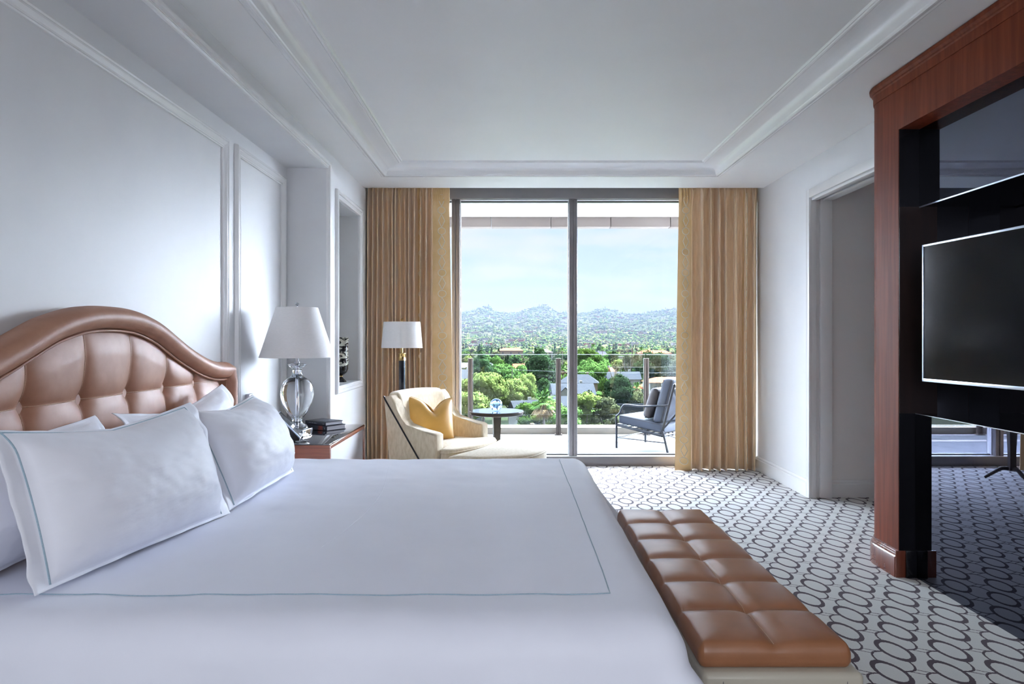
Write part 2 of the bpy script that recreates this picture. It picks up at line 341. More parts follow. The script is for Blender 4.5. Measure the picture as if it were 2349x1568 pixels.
    hh = math_('SUBTRACT', n1.outputs[0], math_('MULTIPLY', pat, 0.6)); L(hh, bp.inputs['Height']); L(bp.outputs[0], b.inputs['Normal'])
    return m
M['carpet'] = carpet_mat()

# ------------------------------------------------------------------ object helpers
def tag(o, label=None, cat=None, group=None, kind=None):
    if label: o['label'] = label
    if cat: o['category'] = cat
    if group: o['group'] = group
    if kind: o['kind'] = kind
    return o
def empty(name, loc, rz=0.0, label=None, cat=None, group=None):
    o = bpy.data.objects.new(name, None); COL.objects.link(o); o.location = loc; o.rotation_euler = (0, 0, rz)
    o.empty_display_size = 0.1
    return tag(o, label, cat, group)
def obj(name, bm, m, parent=None, smooth=True, angle=40, loc=None, mats=None):
    me = bpy.data.meshes.new(name)
    bmesh.ops.recalc_face_normals(bm, faces=bm.faces)
    bm.to_mesh(me); bm.free()
    for x in (mats or [m]): me.materials.append(M[x] if isinstance(x, str) else x)
    if smooth:
        for p in me.polygons: p.use_smooth = True
        me.set_sharp_from_angle(angle=radians(angle))
    o = bpy.data.objects.new(name, me); COL.objects.link(o)
    if parent: o.parent = parent
    if loc: o.location = loc
    return o
def structure(name, bm, m, parent=None, **k):
    o = obj(name, bm, m, parent, **k)
    if parent is None: o['kind'] = 'structure'
    return o
def B(): return bmesh.new()
def box(bm, x0, x1, y0, y1, z0, z1, bevel=0.0, seg=2, mi=0):
    vs = [bm.verts.new((x, y, z)) for z in (z0, z1) for (x, y) in ((x0, y0), (x1, y0), (x1, y1), (x0, y1))]
    fs = []
    for idx in ((3, 2, 1, 0), (4, 5, 6, 7), (0, 1, 5, 4), (1, 2, 6, 5), (2, 3, 7, 6), (3, 0, 4, 7)):
        f = bm.faces.new([vs[i] for i in idx]); f.material_index = mi; fs.append(f)
    if bevel > 0:
        es = list({e_ for f in fs for e_ in f.edges})
        bmesh.ops.bevel(bm, geom=es, offset=bevel, segments=seg, affect='EDGES', profile=0.5)
    return bm
def bx(*a, **k): return box(B(), *a, **k)
def lathe(bm, prof, n=48, c=(0, 0), mi=0, cap=True):
    rings = []
    for r, z in prof:
        if r < 1e-5: rings.append([bm.verts.new((c[0], c[1], z))])
        else: rings.append([bm.verts.new((c[0] + r * cos(2 * pi * i / n), c[1] + r * sin(2 * pi * i / n), z)) for i in range(n)])
    for a, b_ in zip(rings, rings[1:]):
        for i in range(n):
            j = (i + 1) % n
            if len(a) == 1 and len(b_) == 1: continue
            if len(a) == 1: f = bm.faces.new((a[0], b_[j], b_[i]))
            elif len(b_) == 1: f = bm.faces.new((a[i], a[j], b_[0]))
            else: f = bm.faces.new((a[i], a[j], b_[j], b_[i]))
            f.material_index = mi
    if cap:
        for r_ in (rings[0], rings[-1]):
            if len(r_) > 1: bm.faces.new(r_).material_index = mi
    return bm
def frames(path, closed=False, up=Vector((0, 0, 1))):
    P = [Vector(p) for p in path]; out = []; n = len(P)
    prev = None
    for i in range(n):
        if closed: t = P[(i + 1) % n] - P[i - 1]
        else: t = P[min(i + 1, n - 1)] - P[max(i - 1, 0)]
        t.normalize()
        if prev is None:
            u = up if abs(t.dot(up)) < 0.95 else Vector((1, 0, 0))
            a = t.cross(u).normalized()
        else:
            a = prev - t * prev.dot(t)
            a = a.normalized() if a.length > 1e-6 else t.cross(up).normalized()
        prev = a; out.append((P[i], a, t.cross(a).normalized()))
    return out
def tube(bm, path, r, n=8, closed=False, mi=0, r2=None, sect=None):
    fr = frames(path, closed); rings = []
    m_ = len(fr)
    for k, (p, a, b_) in enumerate(fr):
        rr_ = r if not callable(r) else r(k / max(1, m_ - 1))
        if sect: pts = [(s[0], s[1]) for s in sect]
        else: pts = [(rr_ * cos(2 * pi * i / n), (r2 or rr_) * sin(2 * pi * i / n)) for i in range(n)]
        rings.append([bm.verts.new(p + a * x + b_ * y) for x, y in pts])
    nn = len(rings[0])
    rng = range(m_ if closed else m_ - 1)
    for k in rng:
        A_, B_ = rings[k], rings[(k + 1) % m_]
        for i in range(nn):
            j = (i + 1) % nn
            bm.faces.new((A_[i], A_[j], B_[j], B_[i])).material_index = mi
    if not closed:
        bm.faces.new(rings[0]).material_index = mi; bm.faces.new(rings[-1]).material_index = mi
    return bm
def smooth_path(pts, n=8, closed=False):
    P = [Vector(p) for p in pts]; out = []
    m_ = len(P); rng = range(m_ if closed else m_ - 1)
    for i in rng:
        if closed: p0, p1, p2, p3 = P[i - 1], P[i], P[(i + 1) % m_], P[(i + 2) % m_]
        else: p0, p1, p2, p3 = P[max(i - 1, 0)], P[i], P[i + 1], P[min(i + 2, m_ - 1)]
        for k in range(n):
            t = k / n
            out.append(0.5 * ((2 * p1) + (-p0 + p2) * t + (2 * p0 - 5 * p1 + 4 * p2 - p3) * t * t + (-p0 + 3 * p1 - 3 * p2 + p3) * t ** 3))
    if not closed: out.append(P[-1])
    return out
def grid(bm, nu, nv, fn, mi=0, wrap=False):
    V = [[bm.verts.new(fn(i / nu, j / nv)) for j in range(nv + 1)] for i in range(nu + (0 if wrap else 1))]
    for i in range(nu):
        for j in range(nv):
            i2 = (i + 1) % nu if wrap else i + 1
            bm.faces.new((V[i][j], V[i2][j], V[i2][j + 1], V[i][j + 1])).material_index = mi
    return V
def prism(bm, poly, axis, a0, a1, bevel=0.0, seg=3, mi=0):
    """polygon of 2d points extruded along an axis"""
    def pt(p, a):
        if axis == 'y': return (p[0], a, p[1])
        if axis == 'x': return (a, p[0], p[1])
        return (p[0], p[1], a)
    A_ = [bm.verts.new(pt(p, a0)) for p in poly]; B_ = [bm.verts.new(pt(p, a1)) for p in poly]
    fs = [bm.faces.new(A_), bm.faces.new(B_[::-1])]
    n = len(poly)
    for i in range(n): fs.append(bm.faces.new((A_[i], B_[i], B_[(i + 1) % n], A_[(i + 1) % n])))
    for f in fs: f.material_index = mi
    if bevel: bmesh.ops.bevel(bm, geom=list({e_ for f in fs[:2] for e_ in f.edges}), offset=bevel, segments=seg, affect='EDGES', profile=0.5)
    return bm
def rbox(bm, size, r, res=0.04, fn=None, c=(0, 0, 0)):
    """soft box: surface grid, rounded by r, optionally displaced by fn(p, normal)"""
    h = [s / 2 for s in size]; r = min(r, *[x * 0.999 for x in h])
    ax = []
    for k in range(3):
        n = max(2, int(round(size[k] / res))); a = [-h[k] + size[k] * i / n for i in range(n + 1)]
        for t in (0.15, 0.35, 0.6, 0.85):
            a += [-h[k] + r * t, h[k] - r * t]
        a = sorted(set(round(v, 5) for v in a)); ax.append(a)
    vd = {}
    def V(p):
        key = tuple(round(v, 5) for v in p)
        if key in vd: return vd[key]
        inn = Vector([max(-h[k] + r, min(h[k] - r, p[k])) for k in range(3)])
        d = Vector(p) - inn; nrm = d.normalized() if d.length > 1e-9 else Vector((0, 0, 1))
        q = inn + nrm * r
        if fn: q = fn(q, nrm)
        vd[key] = bm.verts.new((q[0] + c[0], q[1] + c[1], q[2] + c[2])); return vd[key]
    for k in range(3):
        i1, i2 = (k + 1) % 3, (k + 2) % 3
        for s in (-1, 1):
            for a in range(len(ax[i1]) - 1):
                for b_ in range(len(ax[i2]) - 1):
                    q = []
                    for (u, v) in ((a, b_), (a + 1, b_), (a + 1, b_ + 1), (a, b_ + 1)):
                        p = [0, 0, 0]; p[k] = s * h[k]; p[i1] = ax[i1][u]; p[i2] = ax[i2][v]; q.append(V(p))
                    if len(set(q)) == 4:
                        try: bm.faces.new(q)
                        except ValueError: pass
    return bm
def puff(bm, outline, z0, z1, dome=0.03, rim=0.02, rings=10):
    """soft cushion from a closed 2d outline"""
    n = len(outline); cx = sum(p[0] for p in outline) / n; cy = sum(p[1] for p in outline) / n
    R_ = []
    def ring(s, z): R_.append([bm.verts.new((cx + (p[0] - cx) * s, cy + (p[1] - cy) * s, z)) for p in outline])
    ring(0.9, z0); ring(0.985, z0 + rim * 0.3); ring(1.0, z0 + rim)
    ring(1.0 + 0.008, (z0 + z1) / 2); ring(1.0, z1 - rim); ring(0.992, z1 - rim * 0.35); ring(0.97, z1)
    for k in range(1, rings):
        s = 0.97 * (1 - k / rings); ring(s, z1 + dome * (1 - (s / 0.97) ** 2.2))
    for a, b_ in zip(R_, R_[1:]):
        for i in range(n):
            j = (i + 1) % n; bm.faces.new((a[i], a[j], b_[j], b_[i]))
    bm.faces.new(R_[0]); top = bm.verts.new((cx, cy, z1 + dome))
    for i in range(n): bm.faces.new((R_[-1][i], R_[-1][(i + 1) % n], top))
    return bm
def fbm(x, y, z=0.0, o=3):
    return noise.fractal(Vector((x, y, z)), 0.8, 2.0, o)
def basis(o, right, up, origin):
    r = Vector(right).normalized(); u = Vector(up); u = (u - r * u.dot(r)).normalized(); n = r.cross(u)
    o.matrix_world = Matrix(((r.x, u.x, n.x, origin[0]), (r.y, u.y, n.y, origin[1]), (r.z, u.z, n.z, origin[2]), (0, 0, 0, 1)))

# ================================================================== ROOM
XL = -1.44       # left wall plane beside the window
XA = -1.745      # wall behind the bed (back of the alcove)
YA = 5.26        # end of the alcove
XR = 2.42        # right wall
ZC = 2.753       # lower ceiling
ZT = 2.835       # raised tray
ZS = 2.61        # alcove soffit
YC = 6.60        # where the ceiling stops in front of the curtain pocket
YW = 6.95        # window wall
YB = -2.5        # rear wall
T = 0.15

bm = B(); box(bm, XA - T, 5.2, YB - T, YW + 0.02, -0.12, 0.0)
structure('floor', bm, 'carpet', smooth=False)

# left wall: alcove back, alcove end, front piece with niche
NY0, NY1, NZ0, NZ1, ND = 5.594, 6.389, 0.91, 2.445, 0.30
bm = B()
box(bm, XA - T, XA, YB, YA, 0, ZC + 0.3)                         # behind the bed
box(bm, XA - T, XL, YA, NY0, 0, ZC + 0.3)                        # pier between alcove and niche
box(bm, XA - T, XL, NY1, YW + 0.25, 0, ZC + 0.3)
box(bm, XA - T, XL, NY0, NY1, 0, NZ0)
box(bm, XA - T, XL, NY0, NY1, NZ1, ZC + 0.3)
box(bm, XA - T, XL - ND, NY0, NY1, NZ0, NZ1)
box(bm, XA, XL, YB, YA, ZS, ZC + 0.3)                            # dropped soffit over the alcove
wl_ = structure('wall_left', bm, 'wall', smooth=False)
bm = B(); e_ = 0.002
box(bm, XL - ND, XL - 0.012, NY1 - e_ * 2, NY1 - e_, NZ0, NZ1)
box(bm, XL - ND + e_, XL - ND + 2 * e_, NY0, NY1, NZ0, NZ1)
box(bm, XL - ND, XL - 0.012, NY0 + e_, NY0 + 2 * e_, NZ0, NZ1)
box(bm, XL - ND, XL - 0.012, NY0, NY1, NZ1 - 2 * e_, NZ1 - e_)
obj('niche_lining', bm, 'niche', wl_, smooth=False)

# moulding swept round a rectangle on a wall; prof = [(offset outward, height off wall)]
def frame_moulding(name, plane, c0, c1, z0, z1, prof, outward=1, sides='lrtb', m='trim', parent=None):
    """plane: ('x', X) -> frame in y,z ; prof goes from inner edge (0) outward"""
    bm = B()
    rings = []
    for (o_, h_) in prof:
        rings.append([(c0 - o_, z0 - o_), (c1 + o_, z0 - o_), (c1 + o_, z1 + o_), (c0 - o_, z1 + o_)])
    V = []
    for k, (o_, h_) in enumerate(prof):
        V.append([bm.verts.new((plane[1] + outward * h_, p[0], p[1]) if plane[0] == 'x' else (p[0], plane[1] + outward * h_, p[1])) for p in rings[k]])
    segs = {'b': 0, 'r': 1, 't': 2, 'l': 3}
    for s in sides:
        i = segs[s]; j = (i + 1) % 4
        for a, b_ in zip(V, V[1:]): bm.faces.new((a[i], a[j], b_[j], b_[i]))
    return structure(name, bm, m, parent, smooth=True, angle=25)
PROF = [(0, 0), (0, 0.010), (0.006, 0.014), (0.012, 0.010), (0.020, 0.010), (0.026, 0.016), (0.036, 0.022), (0.044, 0.022), (0.048, 0.018), (0.054, 0.024), (0.062, 0.024), (0.066, 0.018), (0.070, 0.0)]
frame_moulding('trim_1', ('x', XA), 1.42 , 4.083, 0.30, 2.44, PROF)
frame_moulding('trim_2', ('x', XA), 4.345, 5.12, 0.30, 2.45, PROF)
frame_moulding('trim_3', ('x', XL), NY0, NY1, NZ0, NZ1, [(0, 0.0), (0.002, 0.012), (0.010, 0.018), (0.030, 0.018), (0.034, 0.024), (0.056, 0.026), (0.064, 0.020), (0.068, 0.0)])
frame_moulding('trim_4', ('x', XL), YB, YA, 0.0, ZS, [(0, 0.0), (0.002, 0.010), (0.008, 0.018), (0.016, 0.012), (0.024, 0.012), (0.030, 0.024), (0.048, 0.026), (0.056, 0.016), (0.062, 0.0)], sides='tr')

def baseboard(name, pts, h=0.14, d=0.018):
    """pts: floor polyline; normal to the left of travel"""
    bm = B()
    prof = [(0, 0), (d, 0), (d, h - 0.035), (d * 0.6, h - 0.028), (d * 0.75, h - 0.015), (d * 0.3, h), (0, h)]
    P = [Vector((p[0], p[1], 0)) for p in pts]; rings = []
    for i, p in enumerate(P):
        ns = []
        if i > 0: t = (P[i] - P[i - 1]).normalized(); ns.append(Vector((-t.y, t.x, 0)))
        if i < len(P) - 1: t = (P[i + 1] - P[i]).normalized(); ns.append(Vector((-t.y, t.x, 0)))
        n = sum(ns, Vector()) ; n = n / n.length; k = 1 / max(0.3, n.dot(ns[0]))
        rings.append([bm.verts.new(p + n * (a * k) + Vector((0, 0, z))) for a, z in prof])
    for a, b_ in zip(rings, rings[1:]):
        for i in range(len(prof) - 1): bm.faces.new((a[i], a[i + 1], b_[i + 1], b_[i]))
    bm.faces.new(rings[0]); bm.faces.new(rings[-1])
    return structure(name, bm, 'trim', smooth=True, angle=25)
baseboard('baseboard_left', [(XL, YW), (XL, YA), (XA, YA), (XA, YB)][::-1][::-1])
baseboard('baseboard_right', [(XR, 5.60), (XR, YW)])

# ceiling with raised tray
TX0, TX1, TY0, TY1 = -1.132, 1.806, -1.6, 6.07
IN = 0.155
bm = B()
for (a, b_, c, d) in ((XA - T, TX0, YB - T, YC), (TX1, 5.2, YB - T, YC), (TX0, TX1, YB - T, TY0), (TX0, TX1, TY1, YC)):
    box(bm, a, b_, c, d, ZC, ZC + 0.3)
box(bm, TX0 - 0.1, TX1 + 0.1, TY0 - 0.1, TY1 + 0.1, ZT, ZT + 0.2)
box(bm, XA - T, 5.2, YC, YW + 0.25, ZC + 0.26, ZC + 0.4)        # top of curtain pocket
structure('ceiling', bm, 'ceiling', smooth=False)
# cove moulding: lip, cove, inner bead
cove = [(-0.045, 0.0), (-0.045, -0.008), (-0.036, -0.013), (-0.024, -0.010), (-0.018, -0.013), (-0.004, -0.013), (0.0, -0.004), (0.006, 0.000), (0.010, 0.012)]
for k in range(9):
    a = k / 8 * pi / 2
    cove.append((0.012 + (IN - 0.035) * (1 - cos(a)) , 0.016 + (ZT - ZC - 0.028) * sin(a)))
cove += [(IN - 0.018, ZT - ZC - 0.010), (IN - 0.010, ZT - ZC - 0.016), (IN, ZT - ZC - 0.014), (IN + 0.004, ZT - ZC - 0.006), (IN + 0.012, ZT - ZC - 0.010), (IN + 0.02, ZT - ZC)]
bm = B(); rings = []
for (o_, z) in cove:
    rings.append([bm.verts.new(p) for p in ((TX0 + o_, TY0 + o_, ZC + z), (TX1 - o_, TY0 + o_, ZC + z), (TX1 - o_, TY1 - o_, ZC + z), (TX0 + o_, TY1 - o_, ZC + z))])
for a, b_ in zip(rings, rings[1:]):
    for i in range(4): bm.faces.new((a[i], a[(i + 1) % 4], b_[(i + 1) % 4], b_[i]))
structure('trim_5', bm, 'trim', smooth=True, angle=30)

# right wall with pocket doorway, hall beyond
DY0, DY1, DZ = 2.6, 5.545, 2.44
bm = B()
box(bm, XR, XR + 0.16, 5.60, YW + 0.25, 0, ZC + 0.3)
box(bm, XR, XR + 0.16, YB, 5.60, DZ, ZC + 0.3)
box(bm, XR, XR + 0.16, YB, DY0, 0, DZ)
structure('wall_right', bm, 'wall', smooth=False)
bm = B()
box(bm, XR + 0.16, 5.2, 5.60, 5.70, 0, ZC)
box(bm, 5.2, 5.3, YB, 5.7, 0, ZC)
structure('wall_hall', bm, 'hall', smooth=False)
# door casing: jamb layers and header
bm = B()
box(bm, XR - 0.018, XR + 0.004, 5.545, 5.60, 0, DZ + 0.07, 0.004)         # casing leg on the room side
box(bm, XR - 0.018, XR + 0.004, DY0, 5.545, DZ, DZ + 0.07, 0.004)        # casing head
box(bm, XR + 0.004, XR + 0.050, 5.555, 5.60, 0, DZ, 0.003)
box(bm, XR + 0.085, XR + 0.180, 5.560, 5.60, 0, DZ, 0.003)
box(bm, XR + 0.05, XR + 0.085, 5.588, 5.60, 0, DZ)
box(bm, XR + 0.004, XR + 0.055, DY0, 5.555, DZ - 0.02, DZ, 0.003)
box(bm, XR + 0.10, XR + 0.18, DY0, 5.555, DZ - 0.02, DZ, 0.003)
d1 = structure('door_1', bm, 'trim', smooth=True, angle=25)
obj('door_track', bx(XR + 0.056, XR + 0.098, DY0, 5.58, DZ - 0.006, DZ + 0.0), 'shade_ring', d1)
baseboard('baseboard_hall', [(5.2, 5.60), (XR + 0.18, 5.60)])
# rear wall behind the camera; its high wide opening is added for fill light
bm = B()
box(bm, XA - T, -1.35, YB - T, YB, 0, ZC + 0.3); box(bm, 1.75, 5.3, YB - T, YB, 0, ZC + 0.3)
box(bm, -1.35, 1.75, YB - T, YB, 0, 1.35); box(bm, -1.35, 1.75, YB - T, YB, 2.55, ZC + 0.3)
structure('wall_rear', bm, 'wall', smooth=False)

# ------------------------------------------------------------------ window wall
w1 = None
bm = B()
box(bm, XA - T, 5.2, YW - 0.02, YW + 0.22, 2.72, ZC + 0.3)       # head box above glass
structure('wall_front', bm, 'window_metal', smooth=False)
bm = B()
box(bm, XL, XR, YW, YW + 0.13, 0.0, 0.093, 0.003)                # sill up-stand
box(bm, XL, XR, YW + 0.02, YW + 0.06, 2.76, 2.80, 0.002)
w1 = structure('window_1', bm, 'window_metal')
obj('sill_top', bx(XL, XR, YW + 0.005, YW + 0.20, 0.0935, 0.099, 0.001), 'window_pale', w1)
obj('head_lining', bx(XL, XR, YW + 0.03, YW + 0.22, 2.712, 2.719), 'window_pale', w1)
MX = [-0.585, 0.612, 1.81]
for x in MX:
    bm = B()
    box(bm, x - 0.041, x - 0.004, YW + 0.015, YW + 0.15, 0.099, 2.76, 0.003)
    box(bm, x + 0.004, x + 0.041, YW + 0.015, YW + 0.15, 0.099, 2.76, 0.003)
    box(bm, x - 0.004, x + 0.004, YW + 0.03, YW + 0.14, 0.099, 2.76)
    obj('mullion', bm, 'window_metal', w1)
    for s in (-1, 1):
        obj('glazing_bead', bx(x + s * 0.042 - (0.006 if s < 0 else 0), x + s * 0.042 + (0.006 if s > 0 else 0), YW + 0.07, YW + 0.13, 0.10, 2.71), 'window_pale', w1)
xs = [XL] + MX + [XR]
for a, b_ in zip(xs, xs[1:]):
    obj('pane', bx(a + (0.05 if a > XL else 0.0), b_ - (0.05 if b_ < XR else 0.0), YW + 0.095, YW + 0.101, 0.099, 2.712), 'pane', w1, smooth=False)
    for z_ in (0.099, 2.700): obj('glazing_gasket', bx(a + 0.045, b_ - 0.045, YW + 0.085, YW + 0.11, z_, z_ + 0.011), 'black_plastic', w1)

# ------------------------------------------------------------------ balcony
ZB = 0.04
bm = B(); box(bm, -6, 8, YW + 0.13, 9.25, -0.3, ZB)
bal = structure('floor_balcony', bm, 'balcony', smooth=False)
bm = B()
for y in (7.62, 8.28, 8.85):
    box(bm, -6, 8, y - 0.003, y + 0.003, ZB, ZB + 0.001)
for x in [-5.4 + 1.2 * i for i in range(11)]: box(bm, x - 0.003, x + 0.003, YW + 0.2, 8.85, ZB, ZB + 0.001)
obj('paving_joint', bm, 'window_metal', bal, smooth=False)
bm = B(); box(bm, -6, 8, 8.98, 9.25, ZB, 0.13, 0.008)
structure('trim_6', bm, 'curb')
bm = B(); box(bm, -6, 8, YW + 0.22, 9.6, 2.98, 3.2)
structure('ceiling_balcony', bm, 'concrete_white', smooth=False)
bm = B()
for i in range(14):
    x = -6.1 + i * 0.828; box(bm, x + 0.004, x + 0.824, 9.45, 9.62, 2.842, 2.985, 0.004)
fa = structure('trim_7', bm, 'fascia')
# balustrade
bal_r = empty('glass_balustrade', (0, 8.9, ZB), label='frameless glass balustrade with bronze posts along the balcony edge', cat='railing')
posts_x = [-0.558 - 1.16, -0.558, 0.591, 1.739, 1.739 + 1.15]
for x in posts_x:
    bm = B(); box(bm, x - 0.033, x - 0.006, 0.0, 0.045, 0.005, 1.00, 0.003); box(bm, x + 0.006, x + 0.033, 0.0, 0.045, 0.005, 1.00, 0.003)
    box(bm, x - 0.006, x + 0.006, 0.012, 0.034, 0.0, 0.995); box(bm, x - 0.05, x + 0.05, -0.02, 0.065, 0.0, 0.012, 0.002)
    obj('post', bm, 'bronze', bal_r)
ex = [-2.9] + posts_x + [4.1]
for a, b_ in zip(ex, ex[1:]):
    obj('glass_panel', bx(a + 0.008, b_ - 0.008, 0.046, 0.056, 0.115, 1.045), 'rail_glass', bal_r, smooth=False)
    for z_ in (1.045, 0.108): obj('glass_edge', bx(a + 0.008, b_ - 0.008, 0.044, 0.058, z_, z_ + 0.007), 'glass_edge', bal_r, smooth=False)

# ================================================================== CURTAINS
def curtain(name, x0, x1, lead, label, seed, nf=17):
    root = empty(name, ((x0 + x1) / 2, 6.72, 0), label=label, cat='curtain', group='gold velvet window curtains')
    rnd = random.Random(seed)
    W = x1 - x0
    # fold centres with random widths
    ws = [rnd.uniform(0.6, 1.6) for _ in range(nf)]; tot = sum(ws); ph = [0]
    for w_ in ws: ph.append(ph[-1] + w_ / tot)
    amps = [rnd.uniform(0.75, 1.15) for _ in range(nf)]
    def wave(u):
        for k in range(nf):
            if u <= ph[k + 1] or k == nf - 1:
                t = (u - ph[k]) / (ph[k + 1] - ph[k]); break
        s = sin(2 * pi * t - pi / 2)
        s = math.copysign(abs(s) ** 0.9, s)
        sk = sin(2 * pi * t) * 0.30 * (ph[k + 1] - ph[k])
        return s * amps[k], sk
    lm = -1 if lead == 'left' else 1
    def P_(u, v):          # u across, v 0 bottom .. 1 top
        s, sk = wave(u)
        flat = max(0.0, (v - 0.955) / 0.045)
        el = (1 - u) if lead == 'right' else u; bw_ = 0.20 if lead == 'right' else 0.17
        bf = min(1.0, max(0.0, (bw_ + 0.04 - el) / 0.05)); bf = bf * bf * (3 - 2 * bf)
        sk *= 1 - bf; s = s * (1 - bf) + bf * (0.55 - 0.9 * (el / bw_ - 0.5) ** 2)
        amp = (0.062 + 0.010 * (1 - v)) * (1 - 0.55 * flat)
        uu = u + sk
        if u < 0.0: uu = u
        x = (uu - 0.5) * W
        # a little sway at the bottom, and the leading edge flares
        e = (1 - uu) if lead == 'right' else uu
        x += lm * 0.05 * max(0, 1 - e * 5) * (1 - v) ** 1.5
        x += 0.010 * sin(3 * v + u * 9 + seed) * (1 - v)
        y = -amp * s + 0.008 * sin(v * 5 + u * 23)
        pin = max(0.0, 1 - abs(v - 0.965) / 0.03)
        y += 0.02 * pin * sin(u * nf * 6 * pi)
        z = 0.005 + v * 2.800 + 0.004 * sin(u * 40) * (1 - v)
        return Vector((x, y, z))
    bm = B(); nu = 420; nv = 46
    vlist = [0, 0.02, 0.05] + [0.1 + 0.82 * k / 26 for k in range(27)] + [0.935, 0.945, 0.955, 0.962, 0.97, 0.98, 0.99, 1.0]
    nv = len(vlist) - 1
    V = [[bm.verts.new(P_(i / nu, v)) for v in vlist] for i in range(nu + 1)]
    # where the ochre embroidered border runs
    def bord(u):
        bands = ((0.80, 1.0), (0.62, 0.655), (0.395, 0.42)) if lead == 'right' else ((0.0, 0.16), (0.80, 0.83))
        return any(a <= u <= b_ for a, b_ in bands)
    for i in range(nu):
        for j in range(nv):
            f = bm.faces.new((V[i][j], V[i + 1][j], V[i + 1][j + 1], V[i][j + 1]))
            f.material_index = 1 if bord((i + 0.5) / nu) else 0
    o = obj('curtain_panel', bm, None, root, mats=['velvet', 'curtain_border'], angle=180)
    md = o.modifiers.new('thickness', 'SOLIDIFY'); md.thickness = 0.006
    # embroidered chain of circles and diamonds
    bands = ((0.865, 0.950), (0.625, 0.65)) if lead == 'right' else ((0.045, 0.128), (0.805, 0.825))
    for (ua, ub) in bands:
        bm = B(); uc = (ua + ub) / 2; hw = (ub - ua) / 2
        k = 0; z = 0.06; pitch = 0.142
        while z < 2.66:
            pts = []
            if k % 2 == 0:
                for q in range(20):
                    a = 2 * pi * q / 20; pts.append((uc + hw * cos(a), (z + 0.035 + 0.033 * sin(a)) / 2.742))
            else:
                for (a, b_) in ((0, -0.063), (1, 0), (0, 0.063), (-1, 0)):
                    pts.append((uc + hw * a * 0.85, (z + 0.065 + b_) / 2.742))
                pts2 = []
                for q in range(4):
                    p, r_ = pts[q], pts[(q + 1) % 4]
                    for t in range(4): pts2.append((p[0] + (r_[0] - p[0]) * t / 4, p[1] + (r_[1] - p[1]) * t / 4))
                pts = pts2
            ring = [P_(u, min(v, 0.99)) + Vector((0, -0.006, 0)) for u, v in pts]
            tube(bm, ring, 0.0045, n=5, closed=True)
            z += 0.07 if k % 2 == 0 else 0.13; k += 1
        obj('embroidered_motif', bm, 'curtain_motif', root, angle=180)
    # heading pleat pinches
    return root
curtain('curtain', -1.435, -0.628, 'right', 'gold velvet curtain at the left of the window behind the floor lamp', 3)
curtain('curtain', 1.625, 2.416, 'left', 'gold velvet curtain at the right of the window beside the doorway wall', 8, 9)

# ================================================================== BED
YC_ = 2.69
bed = empty('bed', (-0.6, YC_, 0), label='king bed made up with a white duvet against the tan leather headboard', cat='bed')
def bl(x, y, z): return Vector((x + 0.6, y - YC_, z))
bm = B(); box(bm, -1.0, 0.93, -0.98, 0.98, 0.10, 0.34, 0.02)
obj('box_spring', bm, 'cream_lacquer', bed)
bm = rbox(B(), (1.96, 1.96, 0.24), 0.06, 0.2, c=(-0.02, 0, 0.475)); obj('mattress', bm, 'linen', bed)
for sx_ in (-0.9, 0.85):
    for sy_ in (-0.85, 0.85):
        obj('leg', bx(sx_ - 0.03, sx_ + 0.03, sy_ - 0.03, sy_ + 0.03, 0, 0.10), 'espresso', bed)
# duvet
ZD = 0.637
def duvet_pt(u, v, lift=0.0):
    # flat cloth coordinates (metres), x toward foot, y toward window
    x, y = u, v
    x1, hy, r = 0.322, 1.03, 0.095       # inner rectangle (world x limit, half width), corner roll radius
    qx = max(x - x1, 0.0); qy = max(abs(y) - hy, 0.0); L_ = (qx ** 3 + qy ** 3) ** (1 / 3)
    px = min(x, x1); py = max(-hy, min(hy, y))
    z = ZD + 0.006 * fbm(x * 2.2, y * 2.2, 3.1) + 0.0035 * fbm(x * 6, y * 4, 9.0) + 0.012 * max(0, 1 - ((x + 0.4) / 1.0) ** 2) * max(0, 1 - (y / 1.0) ** 2)
    # soft puff of the hem beyond the embroidery
    d_in = min(x1 - x, hy - abs(y))
    z += 0.007 * math.exp(-((d_in - 0.02) / 0.06) ** 2)
    if L_ > 0:
        nx, ny = qx / L_, (qy / L_) * (1 if y > 0 else -1)
        q = r * pi / 2
        if L_ < q: hor, drop = r * sin(L_ / r), r * (1 - cos(L_ / r))
        else:
            dd = L_ - q; hor, drop = r + 0.13 * dd, r + dd
            per = atan2(ny, nx) * 0.5 + px * 0.9 + py * 0.9
            hor += 0.62 * dd * (2 * abs(nx * ny)) ** 1.5
            hor += 0.016 * min(1, dd / 0.25) * sin(per * 11.0 + 0.6 * sin(per * 3)) + 0.006 * fbm(per * 5, dd * 2, 1.0)
        px += nx * hor; py += ny * hor; z -= drop
    z += lift
    return bl(px, py + YC_, max(z, 0.13))
bm = B()
U0, U1, V0, V1 = -1.62, 0.30 + 0.149 + 0.36, -1.03 - 0.149 - 0.40, 1.03 + 0.149 + 0.40
grid(bm, 130, 150, lambda a, b_: duvet_pt(U0 + (U1 - U0) * a, V0 + (V1 - V0) * b_))
o = obj('duvet', bm, 'linen', bed, angle=180)
sdm = o.modifiers.new('thickness', 'SOLIDIFY'); sdm.thickness = 0.012
bm = B()
VE = 0.93; XE = 0.25
path = [duvet_pt(-1.60 + i * 0.04, -VE, 0.0015) for i in range(int((XE + 1.60) / 0.04))] + [duvet_pt(XE, -VE + (2 * VE + 0.06) * i / 60, 0.0015) for i in range(61)]
tube(bm, path, 0.0015, n=6); obj('embroidered_line', bm, 'blue_thread', bed, angle=180)
bm = B(); path = [duvet_pt(-0.60 + 0.05 * sin(i * 0.1), -0.55 + 1.4 * i / 40, -0.0005) for i in range(41)]
tube(bm, path, 0.0012, n=5); obj('centre_seam', bm, 'linen', bed, angle=180)

